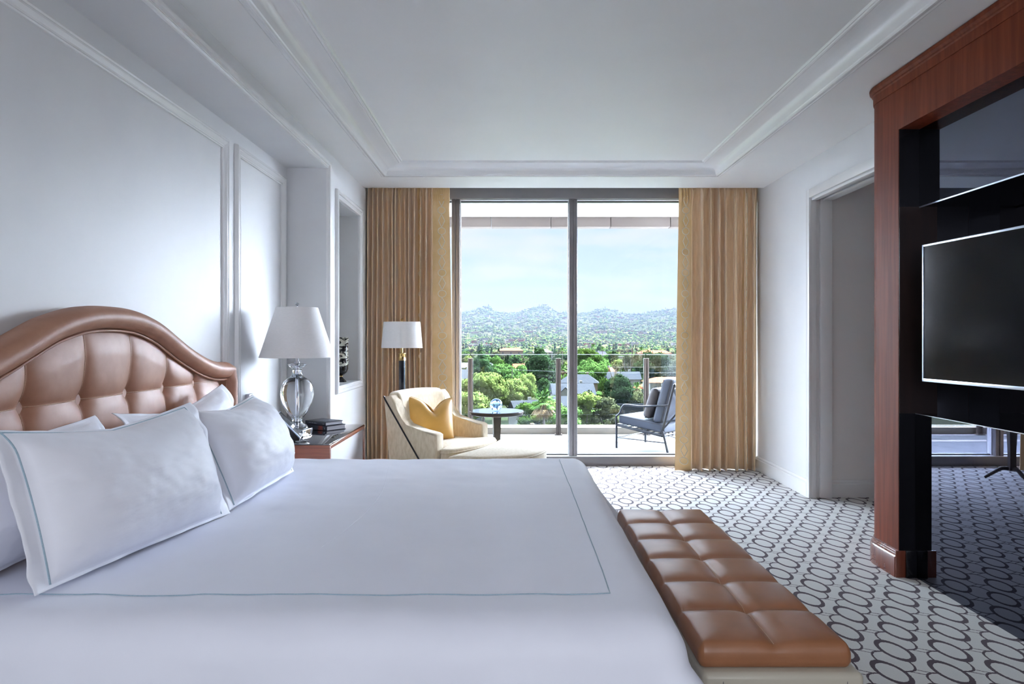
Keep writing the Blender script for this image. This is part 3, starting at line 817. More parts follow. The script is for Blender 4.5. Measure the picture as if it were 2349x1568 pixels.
# ------------------------------------------------------------------ headboard
HC = 2.785
tab = [(0, 1.431), (0.08, 1.430), (0.17, 1.423), (0.25, 1.408), (0.367, 1.378), (0.476, 1.332), (0.58, 1.287), (0.714, 1.238), (0.84, 1.200), (0.95, 1.176), (1.06, 1.166), (1.24, 1.166), (1.4, 1.166)]
def arch(y):
    d = abs(y - HC)
    for (a, za), (b_, zb) in zip(tab, tab[1:]):
        if a <= d <= b_:
            t = (d - a) / (b_ - a); return za + (zb - za) * t
    return tab[-1][1]
def arch_s(y): return (arch(y - 0.03) + arch(y) * 2 + arch(y + 0.03) + arch(y - 0.06) * 0.5 + arch(y + 0.06) * 0.5) / 5
hb = empty('headboard', (XA, HC, 0), label='arched tufted headboard of tan leather against the white wall', cat='headboard')
HW = 1.215
def edge_pt(y, inset):
    """point inset from the outer outline"""
    e = 0.01; dz = (arch_s(y + e) - arch_s(y - e)) / (2 * e); n = Vector((0, dz, -1)).normalized()
    return Vector((0, y, arch_s(y))) + n * inset
RB = 0.047
path = [Vector((0, HC - HW + RB, z)) for z in (0.30, 0.6, 0.9, 1.05)]
ys = [HC - HW + RB + 0.02 + (2 * HW - 2 * RB - 0.04) * i / 90 for i in range(91)]
path += [edge_pt(y, RB) for y in ys]
path += [Vector((0, HC + HW - RB, z)) for z in (1.05, 0.9, 0.6, 0.30)]
bm = B(); rings = []
pl = [Vector(p) for p in path]
for i, p in enumerate(pl):
    t = (pl[min(i + 1, len(pl) - 1)] - pl[max(i - 1, 0)]).normalized(); n = Vector((0, -t.z, t.y))
    ring = []
    for k in range(22):
        a = 2 * pi * k / 22
        ca, sa = cos(a), sin(a)
        ring.append(bm.verts.new((0.078 + 0.070 * math.copysign(abs(sa) ** 0.8, sa), p.y - HC + n.y * RB * ca, p.z + n.z * RB * ca)))
    rings.append(ring)
for a, b_ in zip(rings, rings[1:]):
    for i in range(22): bm.faces.new((a[i], a[(i + 1) % 22], b_[(i + 1) % 22], b_[i]))
bm.faces.new(rings[0]); bm.faces.new(rings[-1])
obj('padded_border', bm, 'leather', hb, angle=180)
seamY = [HC + s * (0.157 + 0.314 * k) for k in range(4) for s in (-1, 1)]; seamZ = [1.065, 0.75, 0.44]
def hb_disp(y, z):
    sp = 0.314
    u = ((y - HC - 0.157) / sp) % 1.0; du = min(u, 1 - u) * sp
    zs = [1.065, 0.75, 0.435]
    dz = min(abs(z - a) for a in zs)
    top = arch_s(y) - 2 * RB
    ek = min(1.0, max(0.0, (top - z)) / 0.10)
    puffu = 1 - math.exp(-du / 0.030); puffz = 1 - math.exp(-dz / 0.032)
    if z > 1.065: fade = max(0.35, 1 - (z - 1.065) / 0.30)
    else: fade = 1
    d = 0.038 * (1 - (1 - puffu) * (0.25 + 0.40 * fade)) * (0.58 + 0.42 * puffz)
    d -= 0.010 * math.exp(-(du * du + dz * dz) / (0.075 ** 2)) + 0.012 * math.exp(-(du * du + dz * dz) / (0.035 ** 2))
    return d * (0.3 + 0.7 * sqrt(ek))
bm = B()
def hbp(a, b_):
    y = HC - HW + 1.6 * RB + (2 * HW - 3.2 * RB) * a; top = arch_s(y) - 1.7 * RB
    z = 0.30 + (top - 0.30) * b_
    return Vector((0.075 + hb_disp(y, z), y - HC, z))
grid(bm, 300, 130, hbp)
obj('tufted_panel', bm, 'leather', hb, angle=180)
obj('back_panel', bx(0.004, 0.07, -HW + 0.03, HW - 0.03, 0.30, 1.10), 'leather', hb)
for s in (-1, 1): obj('leg', bx(0.01, 0.09, s * 1.12 - 0.04, s * 1.12 + 0.04, 0.0, 0.31), 'espresso', hb)
bm = B()
pth = [Vector((0.102, HC - HW + 2.05 * RB, z)) for z in (0.35, 0.7, 1.0)] + [Vector((0.106, p.y, p.z)) for p in (edge_pt(y, 2.12 * RB) for y in [HC - HW + 2.1 * RB + (2 * HW - 4.2 * RB) * i / 90 for i in range(91)])] + [Vector((0.102, HC + HW - 2.05 * RB, z)) for z in (1.0, 0.7, 0.35)]
tube(bm, [p - Vector((0, HC, 0)) for p in pth], 0.0055, n=8); obj('piping', bm, 'leather', hb, angle=180)
bm = B()
for y in seamY:
    if abs(y - HC) > HW - 0.1: continue
    zt_ = arch_s(y) - 2.2 * RB; pp = []
    for i in range(40):
        z = 0.45 + (zt_ - 0.45) * i / 39; pp.append(Vector((0.0765 + hb_disp(y, z), y - HC, z)))
    tube(bm, pp, 0.0016, n=5)
for z in (1.065, 0.75):
    pp = []
    for i in range(160):
        y = HC - HW + 2.2 * RB + (2 * HW - 4.4 * RB) * i / 159; pp.append(Vector((0.0765 + hb_disp(y, z), y - HC, z)))
    tube(bm, pp, 0.0016, n=5)
obj('stitched_seam', bm, 'thread', hb, angle=180)

# ------------------------------------------------------------------ pillows
def pillow(label, W, H, Tk, origin, right, up, flange=0.045, group=None, seed=0, line=True, sag=0.03, fv=0.010):
    """origin = centre of bottom edge; right along width, up along height"""
    root = empty('pillow', (0, 0, 0), label=label, cat='pillow', group=group)
    fx, fy = 1 - 2 * flange / W, 1 - 2 * fv / H
    def P_(u, v, side):
        x = u * W / 2 * (1 - 0.035 * (1 - v * v)); y = v * H / 2 * (1 - 0.05 * (1 - u * u) * (1.6 if v > 0 else 0.4))
        a = min(1.0, abs(u) / fx); b_ = min(1.0, abs(v) / fy)
        t = ((1 - a ** 2.6) ** 0.62) * ((1 - b ** 2.4) ** 0.60) if False else ((max(0, 1 - a ** 2.8)) ** 0.6) * ((max(0, 1 - b_ ** 2.5)) ** 0.6)
        t *= 1 + 0.12 * (-v)                      # weight sits low
        z = side * (Tk / 2 * t + 0.002)
        cr_ = (abs(u) * abs(v)) ** 1.5
        w = fbm(u * 3 + seed, v * 3, seed) * 0.006 + fbm(u * 1.5 * 4 + seed, v * 9 + u * 4, seed + 3) * 0.006 * (0.3 + cr_)
        w += 0.008 * sin((u * 7 + seed) + v * 16) * max(0, abs(u) - 0.5) * t
        if a >= 1 or b_ >= 1: w = 0.009 * fbm(u * 3 + seed, v * 2.6, seed + 1.7, 2) * 1.5 * (max((abs(u) - fx) / (1 - fx), (abs(v) - fy) / (1 - fy), 0))
        z += w * (side if not (a >= 1 or b_ >= 1) else 1)
        if v > 0.6: z -= 0.035 * ((v - 0.6) / 0.4) ** 2
        y -= sag * max(0, v) * (1 - abs(u)) ** 1.0 * 0.6
        return Vector((x, y + H / 2, z))
    def axis(f, n1, n2):
        a = [-1 + (1 - f) * k / n2 for k in range(n2)]
        b_ = [-f + 2 * f * k / n1 for k in range(n1 + 1)]
        return a + b_ + [-q for q in a[::-1]]
    U = axis(fx, 64, 4); Vv = axis(fy, 44, 4)
    bm = B(); F = [[bm.verts.new(P_(u, v, 1)) for v in Vv] for u in U]; K = [[bm.verts.new(P_(u, v, -1)) for v in Vv] for u in U]
    for i in range(len(U) - 1):
        for j in range(len(Vv) - 1):
            bm.faces.new((F[i][j], F[i + 1][j], F[i + 1][j + 1], F[i][j + 1])); bm.faces.new((K[i][j], K[i][j + 1], K[i + 1][j + 1], K[i + 1][j]))
    nu_, nv_ = len(U) - 1, len(Vv) - 1
    for i in range(nu_):
        bm.faces.new((F[i][0], K[i][0], K[i + 1][0], F[i + 1][0])); bm.faces.new((F[i][nv_], F[i + 1][nv_], K[i + 1][nv_], K[i][nv_]))
    for j in range(nv_):
        bm.faces.new((F[0][j], F[0][j + 1], K[0][j + 1], K[0][j])); bm.faces.new((F[nu_][j], K[nu_][j], K[nu_][j + 1], F[nu_][j + 1]))
    o = obj('pillowcase', bm, 'linen_pillow', root, angle=180)
    if line:
        bm = B(); pts = []
        f1, f2 = fx, fy
        for k in range(30): pts.append(P_(-f1, -f2 + 2 * f2 * k / 30, 1))
        for k in range(40): pts.append(P_(-f1 + 2 * f1 * k / 40, f2, 1))
        for k in range(30): pts.append(P_(f1, f2 - 2 * f2 * k / 30, 1))
        tube(bm, [p + Vector((0, 0, 0.0015)) for p in pts + [P_(f1, -f2, 1)]], 0.0036, n=6, r2=0.0018)
        obj('embroidered_line', bm, 'blue_thread', root, angle=180)
    basis(root, right, up, origin)
    return root
# right vector x up = normal must face the foot of the bed (+x)
pillow('large white pillow with pale blue edging nearest the camera on the bed', 0.87, 0.445, 0.27, (-1.13, 2.13, 0.650), (0.13, 0.80, -0.01), (-0.30, 0.06, 0.95), 0.055, 'edged white pillows in the front row', 1.3, sag=0.06)
pillow('white pillow with pale blue edging beside the nightstand, front row', 0.82, 0.430, 0.27, (-1.07, 2.965, 0.650), (-0.02, 0.82, -0.01), (-0.40, 0.0, 0.90), 0.045, 'edged white pillows in the front row', 5.1, sag=0.05)
pillow('plain white pillow leaning on the headboard, behind the nearest edged pillow', 0.95, 0.38, 0.20, (-1.43, 2.02, 0.650), (0, 1, 0), (-0.16, 0, 0.98), 0.03, 'white pillows against the headboard', 8.2, line=False)
pillow('plain white pillow leaning on the headboard, next to the lamp end', 1.00, 0.40, 0.17, (-1.43, 3.14, 0.650), (0, 1, 0.045), (-0.20, 0, 0.98), 0.045, 'white pillows against the headboard', 2.7, line=False, sag=0.10)

# ================================================================== BENCH
bench = empty('bench', (0.731, 2.648, 0), label='tufted tan leather bench on a cream base at the foot of the bed', cat='bench')
bw, bln = 0.426, 1.505
def bench_fn(p, n):
    if n.z > -0.2:
        u = abs(p.x); du = u; sp = bln / 6
        q = (p.y + bln / 2) / sp; k = q - math.floor(q); dv = min(k, 1 - k) * sp
        if p.y < -bln / 2 + sp * 0.5 or p.y > bln / 2 - sp * 0.5:
            dv = abs(abs(p.y) - (bln / 2 - sp)) if abs(p.y) < bln / 2 - 0.02 else sp
        ed = min(bw / 2 - abs(p.x), bln / 2 - abs(p.y)); up_ = max(0.0, n.z)
        pu = (1 - math.exp(-du / 0.024)); pv = (1 - math.exp(-dv / 0.024))
        d = 0.026 * (0.35 + 0.65 * pu) * (0.30 + 0.70 * pv) * (0.40 + 0.60 * (1 - math.exp(-max(ed, 0) / 0.03))) - 0.007 * math.exp(-(du * du + dv * dv) / 0.02 ** 2)
        p = p + Vector((0, 0, d * up_))
        side = 1 - up_
        p += Vector((n.x, n.y, 0)) * 0.0018 * side * (pv if abs(n.x) > 0.5 else pu)
    return p
bm = rbox(B(), (bw, bln, 0.056), 0.020, 0.012, bench_fn, c=(0, 0, 0.408)); obj('seat_cushion', bm, 'bench_leather', bench, angle=180)
def bench_top(x, y):
    p = bench_fn(Vector((x, y, 0.028)), Vector((0, 0, 1))); return p.z + 0.408
bm = B(); sp = bln / 6
for k in range(1, 6):
    y = -bln / 2 + sp * k
    tube(bm, [Vector((-bw / 2 + 0.02 + (bw - 0.04) * i / 60, y, bench_top(-bw / 2 + 0.02 + (bw - 0.04) * i / 60, y) + 0.0004)) for i in range(61)], 0.0012, n=5)
tube(bm, [Vector((0, -bln / 2 + 0.02 + (bln - 0.04) * i / 240, bench_top(0, -bln / 2 + 0.02 + (bln - 0.04) * i / 240) + 0.0004)) for i in range(241)], 0.0012, n=5)
tube(bm, [Vector((-bw / 2 + 0.008, -bln / 2 + 0.02 + (bln - 0.04) * i / 60, 0.434)) for i in range(61)], 0.0012, n=5)
obj('stitching', bm, 'thread', bench, angle=180)
bm = rbox(B(), (0.448, 1.556, 0.34), 0.020, 0.2, c=(0.012, 0.0, 0.211)); obj('base', bm, 'cream_lacquer', bench)
for y in (-0.72, 0.72): obj('foot', bx(-0.2, 0.2, y - 0.02, y + 0.02, 0, 0.05), 'espresso', bench)
for x in (-0.155, 0.185): obj('panel_joint', bx(x - 0.0008, x + 0.0008, -0.7785, -0.77, 0.08, 0.36), 'window_metal', bench, smooth=False)

# ================================================================== NIGHTSTAND
NSX0, NSX1, NY0_, NY1_, NZ = XA + 0.012, -1.135, 4.235, 5.235, 0.636
ns = empty('nightstand', ((NSX0 + NSX1) / 2, (NY0_ + NY1_) / 2, 0), label='wood nightstand with white drawer fronts and black glass top beside the bed', cat='nightstand')
cx_, cy_ = (NSX0 + NSX1) / 2, (NY0_ + NY1_) / 2; hx_, hy_ = (NSX1 - NSX0) / 2, (NY1_ - NY0_) / 2
bm = B()
box(bm, -hx_, hx_, -hy_, -hy_ + 0.022, 0.06, NZ, 0.002); box(bm, -hx_, hx_, hy_ - 0.022, hy_, 0.06, NZ, 0.002)
box(bm, -hx_, -hx_ + 0.02, -hy_ + 0.022, hy_ - 0.022, 0.06, NZ); box(bm, -hx_, hx_, -hy_ + 0.022, hy_ - 0.022, 0.06, 0.085)
box(bm, hx_ - 0.03, hx_, -hy_ + 0.022, hy_ - 0.022, NZ - 0.024, NZ - 0.001, 0.002); box(bm, -hx_ + 0.02, hx_ - 0.02, -hy_ + 0.022, hy_ - 0.022, NZ - 0.03, NZ - 0.010)
obj('carcass', bm, 'stand_wood', ns)
obj('glass_top', bx(-hx_ + 0.004, hx_ - 0.006, -hy_ + 0.004, hy_ - 0.006, NZ, NZ + 0.006, 0.0015), 'black_glass', ns)
for z0 in (0.095, 0.355):
    d = obj('drawer', bx(hx_ - 0.03, hx_ - 0.012, -hy_ + 0.026, hy_ - 0.026, z0, z0 + 0.25, 0.002), 'white_lacquer', ns)
for s in (-1, 1):
    for t in (-1, 1): obj('foot', bx(s * (hx_ - 0.05) - 0.02, s * (hx_ - 0.05) + 0.02, t * (hy_ - 0.05) - 0.02, t * (hy_ - 0.05) + 0.02, 0, 0.06), 'espresso', ns)
for c in ns.children: c.location = (0, 0, 0)

ZN = NZ + 0.006
# table lamp
LX, LY = -1.462, 4.62
tl = empty('table_lamp', (LX, LY, ZN), label='clear crystal urn table lamp with white cone shade on the nightstand', cat='lamp')
bm = rbox(B(), (0.155, 0.155, 0.045), 0.004, 0.1, c=(0, 0, 0.0235)); ob = obj('base', bm, 'chrome', tl); ob.rotation_euler = (0, 0, radians(-8))
prof = [(0, 0.047), (0.072, 0.047), (0.074, 0.055), (0.068, 0.064), (0.052, 0.075), (0.037, 0.085), (0.031, 0.096), (0.034, 0.110), (0.053, 0.138), (0.074, 0.168), (0.091, 0.203),
        (0.103, 0.240), (0.109, 0.278), (0.108, 0.310), (0.101, 0.342), (0.088, 0.366), (0.074, 0.379), (0.070, 0.384), (0.062, 0.388), (0.050, 0.394), (0.038, 0.405), (0.030, 0.422), (0.029, 0.444), (0.036, 0.458), (0.052, 0.468), (0.064, 0.478), (0.060, 0.486), (0.030, 0.490), (0, 0.490)]
bm = lathe(B(), [(r_, z) for r_, z in prof], 64); obj('crystal_body', bm, 'crystal', tl, angle=50)
bm = lathe(B(), [(0.0085, 0.049), (0.0085, 0.486)], 16); obj('inner_rod', bm, 'chrome', tl)
bm = lathe(B(), [(0.018, 0.4905), (0.018, 0.50), (0.011, 0.505), (0.011, 0.60), (0.004, 0.605), (0.004, 0.875), (0.012, 0.880), (0.016, 0.890), (0.010, 0.898), (0.0, 0.902)], 24); obj('stem', bm, 'chrome', tl)
bm = B(); lathe(bm, [(0.245, 0.530), (0.137, 0.866), (0.133, 0.866), (0.241, 0.530)], 72, cap=False)
o = obj('lamp_shade', bm, 'shade', tl, angle=60)
bm = B()
for k in range(3):
    a = 2 * pi * k / 3; tube(bm, [(0.004 * cos(a), 0.004 * sin(a), 0.858), (0.133 * cos(a), 0.133 * sin(a), 0.862)], 0.0018, n=6)
obj('shade_spider', bm, 'chrome', tl)
obj('shade_ring', tube(B(), [(0.135 * cos(2 * pi * i / 40), 0.135 * sin(2 * pi * i / 40), 0.864) for i in range(40)], 0.003, n=6, closed=True), 'shade', tl)
obj('shade_ring', tube(B(), [(0.243 * cos(2 * pi * i / 60), 0.243 * sin(2 * pi * i / 60), 0.531) for i in range(60)], 0.003, n=6, closed=True), 'shade', tl)
obj('light_bulb', lathe(B(), [(0.0, 0.66), (0.016, 0.665), (0.03, 0.70), (0.026, 0.73), (0.0, 0.745)], 20), 'plastic_white', tl)

# books
def book(name, label, cx, cy, z, rz, w, d, t, red=False, group=None):
    b0 = empty(name, (cx, cy, z), rz, label, 'book', group)
    bm = B(); box(bm, -w / 2, w / 2, -d / 2, d / 2, 0, 0.003, 0.0005); box(bm, -w / 2, w / 2, -d / 2, d / 2, t - 0.003, t, 0.0005); box(bm, -w / 2, w / 2, -d / 2, -d / 2 + 0.003, 0, t, 0.0005)
    obj('cover', bm, 'book_cover', b0)
    obj('pages', bx(-w / 2 + 0.004, w / 2 - 0.004, -d / 2 + 0.003, d / 2 - 0.004, 0.003, t - 0.003), 'paper', b0, smooth=False)
    if red: obj('spine_picture', bx(w / 2 - 0.10, w / 2 - 0.045, -d / 2 - 0.0008, -d / 2, 0.002, t - 0.002), 'book_red', b0, smooth=False)
    obj('spine_emblem', bx(w / 2 - 0.030, w / 2 - 0.020, -d / 2 - 0.0006, -d / 2, 0.010, t - 0.012), 'book_text', b0, smooth=False)
    if not red:
        bm = B()
        for k in range(7): box(bm, -w / 2 + 0.03 + k * 0.014, -w / 2 + 0.0445 + k * 0.014, -d / 2 - 0.0006, -d / 2, t * 0.4, t * (0.62 if k % 2 else 0.5))
        obj('spine_lettering', bm, 'book_text', b0, smooth=False)
        bm = B()
        for k in range(6): box(bm, -0.02 + k * 0.014, -0.0055 + k * 0.014, -0.03, -0.018 - 0.003 * (k % 2), t, t + 0.0004)
        obj('cover_lettering', bm, 'book_text', b0, smooth=False)
    return b0
book('book', 'black hardback with a red picture on its spine, under another book', -1.362, 4.975, ZN + 0.0005, radians(-36), 0.225, 0.170, 0.034, True, 'books on the nightstand')
book('book', 'slim dark blue hardback lying on top of another book', -1.378, 4.975, ZN + 0.0355, radians(-34), 0.220, 0.160, 0.026, False, 'books on the nightstand')

# bedside phone / control tablet on a tilted stand
ph_ = empty('bedside_phone', (-1.478, 4.435, ZN), radians(12), 'dark tilted bedside phone with a silver rim beside the crystal lamp', 'phone')
bm = B(); prism(bm, [(-0.085, 0.0), (0.092, 0.0), (0.092, 0.018), (-0.045, 0.168), (-0.062, 0.168)], 'y', -0.075, 0.075, 0.005); obj('body', bm, 'black_plastic', ph_)
an = atan2(0.150, 0.137); mid = Vector((0.0235, 0, 0.093)); nr = Vector((sin(an), 0, cos(an)))
for nm, sz3, m_, off_ in (('silver_rim', (0.215, 0.165, 0.010), 'alu', 0.004), ('display', (0.207, 0.157, 0.010), 'grey_glass', 0.0055)):
    q = obj(nm, rbox(B(), sz3, 0.0045, 0.06), m_, ph_); q.location = mid + nr * off_; q.rotation_euler = (0, an, 0)
q = obj('button_strip', rbox(B(), (0.022, 0.13, 0.006), 0.0028, 0.06), 'paper', ph_); q.location = mid + nr * 0.0095 + Vector((cos(an), 0, -sin(an))) * 0.02; q.rotation_euler = (0, an, 0)
# pen
pen = obj('pen', tube(B(), [(-1.375, 4.31, ZN + 0.006), (-1.30, 4.35, ZN + 0.006)], 0.004, n=10), 'chrome'); tag(pen, 'silver pen lying on the black glass nightstand top', 'pen')

# wall outlet beside bed
ou = empty('wall_outlet', (XA, 4.48, 0.875), label='white outlet plate on the wall between headboard and table lamp', cat='outlet')
obj('plate', bx(0.0, 0.028, -0.035, 0.045, -0.06, 0.06, 0.003), 'plastic_white', ou)
obj('socket', bx(0.028, 0.031, -0.012, 0.026, -0.04, 0.04, 0.001), 'socket', ou)

# vase in niche
v0 = empty('vase', (-1.543, 6.10, NZ0), label='black and ivory footed vase standing in the wall niche', cat='vase')
vz = [(0.0, 0.0), (0.052, 0.0), (0.050, 0.010), (0.030, 0.028), (0.018, 0.045), (0.0165, 0.058), (0.03, 0.066), (0.055, 0.085), (0.066, 0.115), (0.068, 0.16), (0.067, 0.28), (0.070, 0.398), (0.066, 0.398), (0.063, 0.28), (0.063, 0.14), (0.04, 0.09), (0, 0.085)]
obj('body', lathe(B(), vz, 48), 'vase', v0)
obj('gold_ring', lathe(B(), [(0.0175, 0.046), (0.021, 0.050), (0.021, 0.054), (0.0175, 0.058)], 32, cap=False), 'brass', v0)

# ================================================================== FLOOR LAMP
fl = empty('floor_lamp', (-1.005, 6.17, 0), label='floor lamp with white drum shade and dark faceted column behind the armchair', cat='lamp')
bm = lathe(B(), [(0.0, 0.0), (0.13, 0.0), (0.13, 0.018), (0.12, 0.026), (0.04, 0.035), (0.0, 0.035)], 48); obj('base', bm, 'brass', fl)
bm = lathe(B(), [(0.032, 0.035), (0.030, 1.10)], 8); obj('column', bm, 'navy_lacquer', fl, smooth=False)
bm = B(); lathe(bm, [(0.034, 1.10), (0.035, 1.104), (0.032, 1.112), (0.031, 1.150), (0.035, 1.156), (0.035, 1.166), (0.012, 1.170)], 8); lathe(bm, [(0.009, 1.17), (0.009, 1.24), (0.004, 1.245), (0.004, 1.455), (0.010, 1.46), (0.012, 1.47), (0.0, 1.482)], 16); obj('brass_collar', bm, 'brass', fl)
bm = lathe(B(), [(0.184, 1.215), (0.164, 1.447), (0.161, 1.447), (0.181, 1.215)], 64, cap=False); obj('lamp_shade', bm, 'shade', fl, angle=60)
bm = B()
for k in range(3):
    a = 2 * pi * k / 3 + 0.4; tube(bm, [(0.004 * cos(a), 0.004 * sin(a), 1.44), (0.162 * cos(a), 0.162 * sin(a), 1.443)], 0.0018, n=6)
obj('shade_spider', bm, 'chrome', fl)
for r_, z in ((0.1825, 1.216), (0.1625, 1.446)): obj('shade_ring', tube(B(), [(r_ * cos(2 * pi * i / 50), r_ * sin(2 * pi * i / 50), z) for i in range(50)], 0.0025, n=6, closed=True), 'shade', fl)

# ================================================================== SIDE TABLE AND BALL
TXc, TYc, TZ = -0.150, 6.20, 0.642
st = empty('side_table', (TXc, TYc, 0), label='round dark pedestal side table with mirror glass top by the window', cat='table')
obj('table_top', lathe(B(), [(0.0, TZ - 0.034), (0.225, TZ - 0.034), (0.238, TZ - 0.030), (0.246, TZ - 0.012), (0.246, TZ - 0.004), (0.243, TZ - 0.002), (0, TZ - 0.002)], 72), 'espresso', st)
obj('glass_inset', lathe(B(), [(0.0, TZ - 0.001), (0.241, TZ - 0.001), (0.241, TZ + 0.001), (0, TZ + 0.001)], 72), 'table_glass', st)
bm = B(); rs = []
for w_, z in ((0.036, TZ - 0.034), (0.026, 0.30), (0.024, 0.16), (0.030, 0.10)):
    rs.append([bm.verts.new((a * w_, b_ * w_, z)) for a, b_ in ((-1, -1), (1, -1), (1, 1), (-1, 1))])
for a, b_ in zip(rs, rs[1:]):
    for i in range(4): bm.faces.new((a[i], a[(i + 1) % 4], b_[(i + 1) % 4], b_[i]))
bm.faces.new(rs[0]); bm.faces.new(rs[-1]); ob = obj('pedestal', bm, 'espresso', st, angle=30); ob.rotation_euler = (0, 0, radians(12))
for k in range(3):
    a = 2 * pi * k / 3 + 0.5
    pth = smooth_path([(0.02 * cos(a), 0.02 * sin(a), 0.115), (0.08 * cos(a), 0.08 * sin(a), 0.11), (0.15 * cos(a), 0.15 * sin(a), 0.06), (0.205 * cos(a), 0.205 * sin(a), 0.018)], 6)
    obj('foot', tube(B(), pth, lambda t: 0.019 - 0.007 * t, n=10), 'espresso', st)
gb = empty('glass_ball', (TXc - 0.003, TYc - 0.03, TZ + 0.001), label='clear blue glass paperweight ball with bubbles on the side table', cat='paperweight')
bm = B(); bmesh.ops.create_uvsphere(bm, u_segments=48, v_segments=28, radius=0.057, matrix=Matrix.Translation((0, 0, 0.057))); obj('sphere', bm, 'crystal_blue', gb, angle=180)
bm = B(); rnd = random.Random(4)
for k in range(16):
    a = rnd.uniform(0, 2 * pi); r_ = rnd.uniform(0.008, 0.036); z = rnd.uniform(0.025, 0.06); s_ = rnd.uniform(0.0022, 0.0045)
    bmesh.ops.create_icosphere(bm, subdivisions=1, radius=s_, matrix=Matrix.Translation((r_ * cos(a), r_ * sin(a), z)) @ Matrix.Diagonal((1, 1, 2.0, 1)))
bmesh.ops.create_icosphere(bm, subdivisions=2, radius=0.008, matrix=Matrix.Translation((0.006, -0.006, 0.085)))
obj('bubbles', bm, 'bubble', gb)

# ================================================================== ARMCHAIR
CX, CY, CR = -0.66, 5.66, radians(-27)
ac = empty('armchair', (CX, CY, 0), CR, 'cream upholstered armchair with black trim by the window', 'armchair')
# local: +x forward, +y left (away from camera)
side = [(-0.13, 0.13), (-0.20, 0.81), (-0.19, 0.84), (-0.14, 0.85), (-0.10, 0.81), (-0.035, 0.66), (0.01, 0.615), (0.27, 0.578), (0.295, 0.565), (0.30, 0.13)]
for s, nm in ((-1, 'arm'), (1, 'arm')):
    y0, y1 = (0.30, 0.405) if s > 0 else (-0.405, -0.30)
    obj('arm', prism(B(), side, 'y', y0, y1, 0.016, 3), 'boucle', ac, angle=60)
    yy = s * 0.408
    bm = tube(B(), [(-0.200, yy * 0.985, 0.842), (-0.180, yy, 0.815), (0.285, yy, 0.17)], 0.01, n=4, r2=0.006); obj('black_trim', bm, 'navy_lacquer', ac)
def back_fn(p, n):
    t = (p.z + 0.25) / 0.5
    q = p.copy(); q.y *= 0.96 - 0.07 * t; q.x += -0.12 * t + 0.04 * (abs(p.y) / 0.36) ** 3
    q.z += 0.012 * (1 - (p.y / 0.40) ** 2) * (1 if p.z > 0 else 0)
    q.x += 0.012 * n.x * (1 - (p.y / 0.36) ** 2)
    return q
bm = rbox(B(), (0.13, 0.74, 0.54), 0.05, 0.03, back_fn, c=(-0.085, 0, 0.595)); obj('backrest', bm, 'boucle', ac, angle=180)
bm = rbox(B(), (0.42, 0.62, 0.20), 0.03, 0.1, c=(0.09, 0, 0.23)); obj('seat_base', bm, 'boucle', ac)
def dshape(x0, depth, hw, n=40, sq=2.4, back=None, conc=0.0):
    pts = []
    for i in range(n + 1):
        a = -pi / 2 + pi * i / n
        ca, sa = cos(a), sin(a)
        pts.append((x0 + depth * (abs(ca) ** (2 / sq)), hw * math.copysign(abs(sa) ** (2 / sq), sa)))
    for i in range(1, 14):
        t = i / 14; pts.append((x0 + conc * sin(pi * t) - (back or 0) * 0, hw * (1 - 2 * t)))
    return pts
# seat cushion: squared at the back, bowed at the front and wider in front of the arms
seat_out = [(-0.03, -0.285), (0.1, -0.29), (0.30, -0.292), (0.315, -0.37), (0.34, -0.395), (0.39, -0.37), (0.43, -0.25), (0.455, -0.1), (0.46, 0.0), (0.455, 0.1), (0.43, 0.25), (0.39, 0.37), (0.34, 0.395), (0.315, 0.37), (0.30, 0.292), (0.1, 0.29), (-0.03, 0.285), (-0.035, 0.1), (-0.035, -0.1)]
so = [(p.x, p.y) for p in smooth_path([(a, b_, 0) for a, b_ in seat_out], 4, True)]
obj('seat_cushion', puff(B(), so, 0.335, 0.455, 0.022, 0.03), 'boucle', ac, angle=60)
obj('welt', tube(B(), [(a * 1.003, b_ * 1.003, 0.432) for a, b_ in so], 0.005, n=6, closed=True), 'boucle', ac, angle=180)
for sx_, sy_ in ((0.25, 0.30), (0.25, -0.30), (-0.09, 0.30), (-0.09, -0.30)):
    bm = tube(B(), [(sx_ + (0.03 if sx_ > 0 else -0.03), sy_, 0.0), (sx_, sy_, 0.14)], lambda t: 0.018 + 0.010 * t, n=4); obj('leg', bm, 'espresso', ac, smooth=False)

